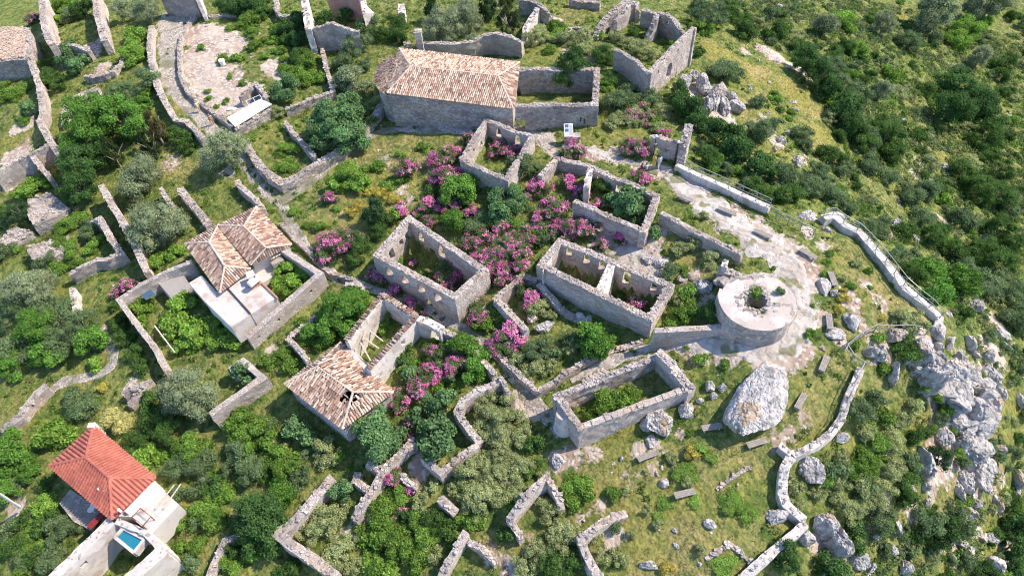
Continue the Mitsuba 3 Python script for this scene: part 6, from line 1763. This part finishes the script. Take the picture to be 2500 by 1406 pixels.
euphorbia|spurge bush of the slope right of the S-curved wall|slope spurge|C4|1020,510,98;1060,380,72;990,690,98;930,830,112;870,900,92;720,950,112;830,470,62;380,830,72;520,860,62;1140,290,72;1000,610,70;640,880,60;400,930,50
greymaquis|blue-grey bush just outside the lawn wall||C4|790,330,98
maquis|dark bush between the grey cliff boulders|bushes between the boulders|C4|1180,480,82;1090,790,95;1100,900,75
juniper tall=1.0|small dark conifer among the cliff boulders||C4|1330,630,92
greymaquis|grey-green scrub low on the slope among the rocks|slope scrub|C4|1120,650,75;930,1030,105;1450,1050,112;1230,1030,102
darktree|dark bush low on the rocky slope|dark slope bushes|C4|1330,1090,110;770,1090,65;620,1360,115;320,1270,92;760,1190,60
weed|bright green weeds between the lawn wall and the spurge|bright slope weeds|C4|900,510,92;800,620,102;730,700,92;870,700,80;480,640,50
darktree|dark tree at the right edge low on the slope|right edge trees|C4|1820,1050,85;1800,1200,92;1620,1390,80;1800,1340,70
maquis|dark green bush growing over the rocks below the zigzag railing||D1|1060,150,115
weed|green weeds between the rocks below the zigzag railing|railing weeds|D1|700,120,50;900,270,55;860,80,60;1300,540,60
weed|small green plant on the lookout lawn|lawn plants|B4|600,480,30;590,535,30;860,590,33;740,690,36;875,700,23;1020,690,26;480,1010,46;580,620,32;490,820,20
euphorbia|spurge plant on the lookout lawn|lawn spurge|B4|780,545,38;1060,890,72;1180,900,72;1120,950,60;690,640,30
yellowweed|yellow-flowering weed by the bench stones|yellow lawn weeds|B4|690,770,46;670,840,40;950,900,30;700,720,26
walnut name=tree|leafy green bush just outside the lookout parapet|parapet bushes|B4|1250,590,105;1290,730,112;1460,660,112
maquis|dark bush outside the lookout parapet|dark parapet bushes|B4|1150,620,85;1300,390,112;1420,480,92;1100,340,80
greymaquis|brownish grey bush outside the lookout parapet|grey parapet bushes|B4|1050,490,75;840,310,72;940,300,80;1220,260,85;1460,250,92;1130,100,85
greymaquis|feathery grey bush beyond the white parapet|feathery parapet bushes|B4|600,90,95;480,60,85;720,180,65
maquis|green bush right behind the white parapet|white parapet bushes|B4|350,90,85;250,110,62;120,40,70
bright|bright yellow-green bush on the far slope|bright far bushes|B4|1340,120,65;1390,190,45
maquis tall=1.1|large dark evergreen on the slope above the cliff|large slope evergreens|B4|1600,480,112;1700,560,132;1700,330,112;1560,60,112;1330,40,75;1790,420,90
greymaquis|large grey-green evergreen at the right edge|right edge evergreens|B4|1780,160,105;1600,700,112;1750,730,125;1820,900,112;1500,570,80
darktree|dense green tree row between the cliff and the yellow meadow|tree row|D2|480,860,135;620,1010,145;780,1130,130;400,770,90
greymaquis|feathery bush on the stony scrub by the yellow meadow|stony scrub bushes|D2|800,830,135;480,280,125;1180,850,95;780,560,85;950,760,70;1220,960,80;590,300,70
weed|round fresh green bush at the edge of the yellow meadow||D2|955,540,58
weed|small bush in the stony scrub|small scrub bushes|D2|1000,630,50;1090,650,50;1080,710,48;930,480,36;880,600,30
darktree tall=1.2|dark tall shrub at the right edge of the yellow meadow|meadow edge shrubs|D2|1230,170,125;1350,300,125;1450,440,115;1600,600,132;1650,760,110;1560,520,80
bright|bright bush in the shade at the meadow edge||D2|1450,560,65
maquis|dark round bush below the yellow meadow|bushes below the meadow|D2|1400,1020,100;1500,1080,95;1750,930,122
greymaquis|broad feathery bush above the white parapet|broad feathery bushes|D2|1000,1240,155;1160,1290,110;1300,1340,112;1560,1180,92
darktree|dark bush above the white parapet||D2|870,1190,95
olive tall=1.2|dark grey olive tree with bare trunk high on the far slope|far olives|A4|1300,70,130;1640,20,120;940,600,65;1590,370,68;580,160,72;960,150,72
darktree|dark tree in the middle of the far slope|far dark trees|A4|1430,560,112;1400,700,132;1570,680,122;1640,770,92
maquis|round dark bush on the far grassy slope|far round bushes|A4|1730,400,82;1720,490,62;1820,1020,30
maquis|large dark evergreen scrub on the lower far slope|lower far evergreens|A4|1620,900,132;1490,1130,112;1560,1210,112;1700,1100,112;1710,1300,132;970,890,122;1000,1010,90
greymaquis|large grey scrub bush on the far slope|far grey scrub|A4|1130,270,85;1260,1250,85;520,1130,72;800,620,80;720,560,90;620,460,100;700,680,100;740,780,95;840,900,90;870,1080,90;1000,1170,70
bright|bright green creeper patch on the far slope|far creepers|A4|1500,180,105;1440,270,85;680,140,95;1020,500,75;780,330,80;1600,130,60
weed base=.9|green tuft growing in the cracks of the cliff boulders|crack tufts|D1|1290,330,38;1420,420,32;1330,560,40;1480,690,36;1370,700,34;1520,560,28;1250,480,40;1610,640,34;1420,860,36;1230,690,40;1560,330,30;1180,420,34
greymaquis base=.6|grey bush clinging to the cliff boulders|clinging bushes|D1|1290,620,50;1620,560,45;1450,930,50;1340,300,35"""
for row in PLANTS.strip().split('\n'):
    kind, lab, grp, tile, data = row.split('|')
    opts = {}
    if ' ' in kind:
        kind, *o = kind.split(' ')
        for q in o:
            a, b = q.split('=')
            opts[a] = float(b) if a != 'name' else b
    sc = TILE[tile][2]
    for it in data.split(';'):
        x, y, r = (float(v) for v in it.split(','))
        px, py = pts(tile, f'{x},{y}')[0][:2]
        plant(kind, px, py, r * sc, lab, grp or (lab if ';' in data else None), **opts)

# wild scrub of the far slope, standing among the plants named above
_taken = [np.array(scene[k]['to_world'].matrix)[:3, 3] for k in scene if k.endswith('__crown') and 'to_world' in scene[k]]
_tk = np.array(_taken)[:, :2]
rg = np.random.default_rng(77)
SLOPE = Polygon([(1745, -60), (2580, -60), (2580, 1460), (2050, 1460), (2140, 1290), (2330, 1210), (2470, 1000), (2340, 800), (2290, 720), (2200, 620), (2080, 520), (1960, 470), (2030, 360), (2010, 240), (1960, 160), (1840, 90)])
WILD = [('maquis', .30, 'dark green evergreen shrub scattered over the wild slope on the right'), ('greymaquis', .30, 'grey-green shrub scattered over the wild slope on the right'),
        ('weed', .22, 'bright green low bush scattered over the wild slope on the right'), ('euphorbia', .18, 'yellowish low bush scattered over the wild slope on the right')]
n = 0
for _ in range(4000):
    if n >= 300:
        break
    px, py = rg.uniform(1740, 2580), rg.uniform(-60, 1460)
    if not SLOPE.contains(shapely.Point(px, py)):
        continue
    r = rg.choice([9, 13, 18, 25], p=[.2, .33, .3, .17]) * rg.uniform(.85, 1.2)
    p = G(px, py)
    rm = r * mpp(p)
    if np.min(np.hypot(_tk[:, 0] - p[0], _tk[:, 1] - p[1])) < rm * .95 + .25:
        continue
    if float(_dry_at((p[0], p[1]))) > .85 or (float(meshkit.fbm(np.array([p[0] / 9, p[1] / 9, 2.0]), 2, 3)) < .30):
        continue
    i = rg.choice(4, p=[w[1] for w in WILD])
    plant(WILD[i][0], px, py, r, WILD[i][2], WILD[i][2] + 's' if False else 'wild ' + WILD[i][0].replace('greymaquis', 'grey shrub').replace('maquis', 'evergreen shrub') + ' on the right slope', name=('shrub', 'scrub_bush', 'low_bush', 'spurge_bush')[i])
    _tk = np.vstack([_tk, p[:2]])
    n += 1

THICK = [('thicket right of the red roof', 'weed greymaquis maquis walnut', 34, '400,1040 520,1060 640,930 700,1080 830,1110 790,1160 680,1260 690,1400 440,1400 430,1210'),
         ('left clump', 'greymaquis walnut maquis', 12, '0,820 140,790 270,870 190,900 0,930'),
         ('lower left garden', 'maquis weed greymaquis', 16, '0,1180 60,1170 150,1250 220,1280 130,1380 60,1400 0,1400'),
         ('bottom middle thicket', 'weed bright euphorbia', 14, '880,1210 1060,1200 1110,1330 1000,1400 860,1400'),
         ('spurge patch below the corner ruin', 'euphorbia euphorbia weed', 20, '1140,1110 1200,1010 1300,1060 1340,1180 1240,1240 1100,1190'),
         ('oleander strip below the broken roof', 'weed fig maquis', 10, '975,860 1060,825 1180,880 1110,950 980,1050'),
         ('yard left of the white house', 'walnut weed', 8, '730,760 850,710 890,740 790,840 720,860'),
         ('oleander garden', 'maquis weed greymaquis', 16, '1040,430 1120,400 1250,450 1400,560 1300,600 1200,640 1000,520'),
         ('left grove', 'walnut darktree', 8, '190,250 350,240 400,400 200,440'),
         ('top garden', 'weed maquis', 12, '560,30 700,20 740,120 800,180 700,220 640,150'),
         ('bank under the chapel court', 'euphorbia greymaquis weed', 14, '1470,200 1600,240 1640,330 1500,300'),
         ('foot of the hilltop ruins', 'euphorbia weed', 12, '1300,60 1470,90 1500,130 1290,120'),
         ('yard of the left vaults', 'weed greymaquis', 12, '0,540 120,560 200,500 250,560 180,640 0,640'),
         ('strip beside the parapet', 'maquis greymaquis weed', 16, '1700,360 1740,330 1900,480 1890,500 1760,430'),
         ('slope outside the lawn wall', 'euphorbia greymaquis weed', 16, '2080,960 2160,980 2180,1120 2120,1280 2000,1240 1960,1150')]
NICE = {'weed': 'fresh green low bush in the ', 'greymaquis': 'grey-green bush in the ', 'maquis': 'dark green bush in the ', 'walnut': 'bright-leaved young tree in the ', 'euphorbia': 'yellowish spurge bush in the ', 'fig': 'broad-leaved bush in the ',
        'darktree': 'dark tree in the ', 'bright': 'yellow-green bush in the '}
for where, kinds, cnt, poly in THICK:
    pg = Polygon([(float(a.split(',')[0]), float(a.split(',')[1])) for a in poly.split()])
    x0, y0, x1, y1 = pg.bounds
    n = 0
    for _ in range(1200):
        if n >= cnt:
            break
        px, py = rg.uniform(x0, x1), rg.uniform(y0, y1)
        if not pg.contains(shapely.Point(px, py)):
            continue
        r = rg.uniform(13, 30)
        p = G(px, py)
        if np.min(np.hypot(_tk[:, 0] - p[0], _tk[:, 1] - p[1])) < r * mpp(p) * .62:
            continue
        kd = rg.choice(kinds.split())
        nm = {'walnut': 'tree', 'darktree': 'tree', 'euphorbia': 'spurge_bush', 'weed': 'low_bush'}.get(kd, 'bush')
        plant(kd, px, py, r, NICE[kd] + where, NICE[kd].replace(' in the ', '') + ' of ' + where, name=nm, wide=rg.uniform(.8, 1.3), category='tree' if nm == 'tree' else 'bush')
        _tk = np.vstack([_tk, p[:2]])
        n += 1

# ------------------------------------------------------------------ grass, undergrowth, loose stones
rg = np.random.default_rng(5)
def scatter(n, keep, x0=-75, x1=115, y0=6, y1=128):
    x, y = rg.uniform(x0, x1, n), rg.uniform(y0, y1, n)
    so, dy = _soil_at((x, y)), _dry_at((x, y))
    z = H(x, y)
    d = np.stack([x, y, z], -1) - CAM
    c = d @ _f
    u, v = (d @ RIGHT) / c * FPX + 1250, 703 - (d @ UP) / c * FPX
    m = keep(x, y, so, dy) & (u > -40) & (u < 2540) & (v > -40) & (v < 1446)
    return x[m], y[m], z[m], so[m], dy[m]


_xyz = lambda x, y, s: np.stack([x / s, y / s, x * 0], -1)
# undergrowth clumps
x, y, z, so, dy = scatter(22000, lambda x, y, so, dy: (so < .35) & (dy < .72) & (meshkit.fbm(_xyz(x, y, 4.5), 3, 41) > .45 + .3 * (dy - .22).clip(0)) & (rg.random(len(x)) < .62))
n = len(x)
_sw = [G(*q)[:2] for q in shapely.get_coordinates(SLOPE)]
_on = shapely.contains_xy(Polygon(_sw), x, y)
rad = np.where(_on, rg.uniform(.25, .85, n), rg.uniform(.18, .5, n))
m = 26
i = np.repeat(np.arange(n), m)
d = rg.normal(size=(n * m, 3)); d[:, 2] = np.abs(d[:, 2]); d = unit_rows(d)
pos = np.stack([x, y, z + .02], -1)[i] + d * (rad[i] * rg.uniform(.4, 1, n * m))[:, None] * [1, 1, .7]
v, f = leaf_cards(pos, d + [0, 0, .3], .25, .13, rg)
pal = 1.9 * np.array([[.07, .13, .022], [.10, .17, .035], [.05, .10, .02], [.12, .15, .05], [.085, .12, .05]])
hue = meshkit.noise(_xyz(x, y, 6.0), 8)
ci = np.clip((hue * 5 + rg.normal(0, .8, n)).astype(int), 0, 4)
col = pal[ci][i] * rg.uniform(.75, 1.25, (n * m, 1))
structure('undergrowth', (v, f), 'leaf', smooth=False, kind='stuff', label='low leafy weeds covering the ground between the ruins', color=np.repeat(col, 4, 0))
# scrub of the slope
x, y, z, so, dy = scatter(26000, lambda x, y, so, dy: shapely.contains_xy(Polygon(_sw), x, y) & (dy < .86) & (so < .6) & (meshkit.fbm(_xyz(x, y, 3.5), 3, 51) > .31) & (rg.random(len(x)) < .8))
n = len(x)
rad = rg.uniform(.3, .95, n)
m = 46
i = np.repeat(np.arange(n), m)
d = rg.normal(size=(n * m, 3)); d[:, 2] = np.abs(d[:, 2]); d = unit_rows(d)
pos = np.stack([x, y, z], -1)[i] + d * (rad[i] * rg.uniform(.5, 1, n * m))[:, None] * [1, 1, .75]
v, f = leaf_cards(pos, d + [0, 0, .3], .34, .20, rg)
pal = 1.25 * np.array([[.13, .22, .05], [.09, .15, .05], [.16, .20, .11], [.12, .18, .07], [.21, .25, .10]])
ci = np.clip((meshkit.noise(_xyz(x, y, 5.0), 18) * 5 + rg.normal(0, .9, n)).astype(int), 0, 4)
col = pal[ci][i] * rg.uniform(.75, 1.25, (n * m, 1))
structure('scrub', (v, f), 'leaf', smooth=False, kind='stuff', label='low scrub covering the wild slope on the right', color=np.repeat(col, 4, 0))
# grass blades
x, y, z, so, dy = scatter(110000, lambda x, y, so, dy: (so < .55) & (rg.random(len(x)) < .9))
n = len(x)
m = 3
i = np.repeat(np.arange(n), m)
base = np.stack([x, y, z - .02], -1)[i] + rg.normal(size=(n * m, 3)) * [.09, .09, 0]
lean = rg.normal(size=(n * m, 3)) * [.12, .12, .02] + [0, 0, .24]
side = unit_rows(np.cross(lean, rg.normal(size=(n * m, 3)))) * .03
v = np.stack([base - side, base + side, base + lean], 1).reshape(-1, 3)
f = np.arange(n * m * 3).reshape(-1, 3)
g0, g1 = np.array([.15, .225, .055]), np.array([.38, .34, .14])
t = np.clip(dy + rg.normal(0, .34, n), 0, 1)[:, None]
col = (g0 * (1 - t) + g1 * t)[i] * rg.uniform(.55, 1.4, (n * m, 1))
structure('grass', (v, f), 'leaf', smooth=False, kind='stuff', label='short grass covering the open ground', color=np.repeat(col, 3, 0))
# loose stones
x, y, z, so, dy = scatter(26000, lambda x, y, so, dy: (rg.random(len(x)) < .035 + .55 * so + .06 * (meshkit.noise(_xyz(x, y, 5.0), 14) > .66)))
structure('rubble', stones(np.stack([x, y, z + .02], -1), rg.choice([.1, .16, .26, .42], len(x), p=[.45, .33, .17, .05]), rg), 'limestone', smooth=False, kind='stuff', label='loose pale stones strewn over the ground')

# ------------------------------------------------------------------ which one: alike plants and rocks told apart by what they stand beside
LAND = """1110,190,the chapel;1360,210,the chapel court;1215,360,the small roofless house;1050,630,the large roofless house;1480,690,the long roofless building;1510,480,the fig-tree house;1848,740,the round tower;1640,350,the gate ruin
1560,80,the hilltop ruin;1660,150,the tall gable wall;2030,540,the head of the long parapet;2160,650,the lookout parapet;2270,770,the end of the lookout parapet;1850,970,the huge boulder;1520,950,the block-topped enclosure;600,640,the twin-roofed house
850,930,the broken-roofed house;940,800,the white roofless walls;250,1150,the red-roofed house;740,1250,the L-shaped ruin;1170,990,the corner ruin by the alley;1310,1200,the three-sided ruin;1450,1320,the bent pale wall;1910,1200,the S-curved wall
2320,950,the cliff boulders;1950,270,the yellow meadow;290,330,the left grove;60,130,the debris-roofed ruin;200,80,the twin-walled ruin;600,260,the garden shelter;815,300,the big fig tree;810,60,the curved gable ruin;110,560,the left vaults
100,850,the left olive clump;450,800,the vine garden;1110,1120,the zigzag wall;590,930,the roofless hut;1320,680,the annex yard;1780,450,the white parapet;2080,880,the zigzag railing;2000,980,the lawn wall;1690,1205,the lower meadow bench
2230,200,the middle of the far slope;2420,120,the top right corner;2420,420,the upper right edge;2420,660,the lower right edge;2250,420,the slope above the parapet;2150,1250,the spurge slope;2400,1250,the lower right slope;2080,60,the top edge of the far slope"""
LAND = [(float(w.split(',')[0]), float(w.split(',')[1]), w.split(',')[2]) for w in LAND.replace('\n', ';').split(';')]
SHORT = {'olive_tree': 'grey-green olive tree', 'fig_tree': 'broad-leaved fig tree', 'cypress_tree': 'dark cypress', 'oleander': 'pink oleander', 'spurge_bush': 'yellowish spurge bush', 'weed_plant': 'leafy green weed plant', 'low_bush': 'fresh green low bush',
         'scrub_bush': 'grey-green scrub bush', 'tree': 'leafy tree', 'shrub': 'green shrub', 'bush': 'green bush', 'boulder': 'pale grey rock'}
ORD = 'nearest,second nearest,third nearest,fourth nearest,fifth nearest,sixth nearest,seventh nearest,eighth nearest,ninth nearest,tenth nearest,eleventh nearest,twelfth nearest'.split(',')
import re


def seen_at(key):
    k = key if key in scene else key + '__crown'
    d = scene[k]
    v = np.array(d['to_world'].matrix)[:3, 3] if 'to_world' in d else meshkit.WRITTEN[d['filename']][0].mean(0)
    d = v - CAM
    c = d @ _f
    return (d @ RIGHT) / c * FPX + 1250, 703 - (d @ UP) / c * FPX


_by = {}
for k, v in labels.items():
    if 'category' in v:
        _by.setdefault(v['label'], []).append(k)
_sort = {}
for lab, ks in _by.items():
    if len(ks) < 2 or not any((k in scene and k.startswith('boulder')) or k + '__crown' in scene for k in ks):
        continue
    for k in ks:
        x, y = seen_at(k)
        i = int(np.argmin([np.hypot(x - a, (y - b) * 1.1) for a, b, _ in LAND]))
        a, b, nm = LAND[i]
        dx, dy = x - a, y - b
        w = 'left of' if abs(dx) > 1.8 * abs(dy) and dx < 0 else 'right of' if abs(dx) > 1.8 * abs(dy) else 'above' if abs(dy) > 1.8 * abs(dx) and dy < 0 else 'below' if abs(dy) > 1.8 * abs(dx) else ('upper ' if dy < 0 else 'lower ') + ('left of' if dx < 0 else 'right of')
        s = re.sub(r'_\d+$', '', k)
        ph = SHORT.get(s, s.replace('_', ' '))
        if s == 'shrub':
            ph = 'dark evergreen shrub' if 'dark' in lab or 'evergreen' in lab else 'grey feathery shrub' if 'grey' in lab else 'bright green shrub' if 'bright' in lab else 'green shrub'
        if s == 'tree':
            ph = 'dark tree' if 'dark' in lab else 'grey-green tree' if 'grey' in lab or 'feathery' in lab else 'bright-leaved tree' if 'bright' in lab else 'leafy green tree'
        if s == 'weed_plant' and 'yellow' in lab:
            ph = 'yellow-flowering weed clump'
        _sort.setdefault((ph, w, nm), []).append((np.hypot(dx, dy), k))
for (ph, w, nm), lst in _sort.items():
    for j, (_, k) in enumerate(sorted(lst)):
        labels[k]['label'] = f'{ph} {w} {nm}' if len(lst) == 1 else f'{ph} {w} {nm}, {ORD[min(j, 11)]}'
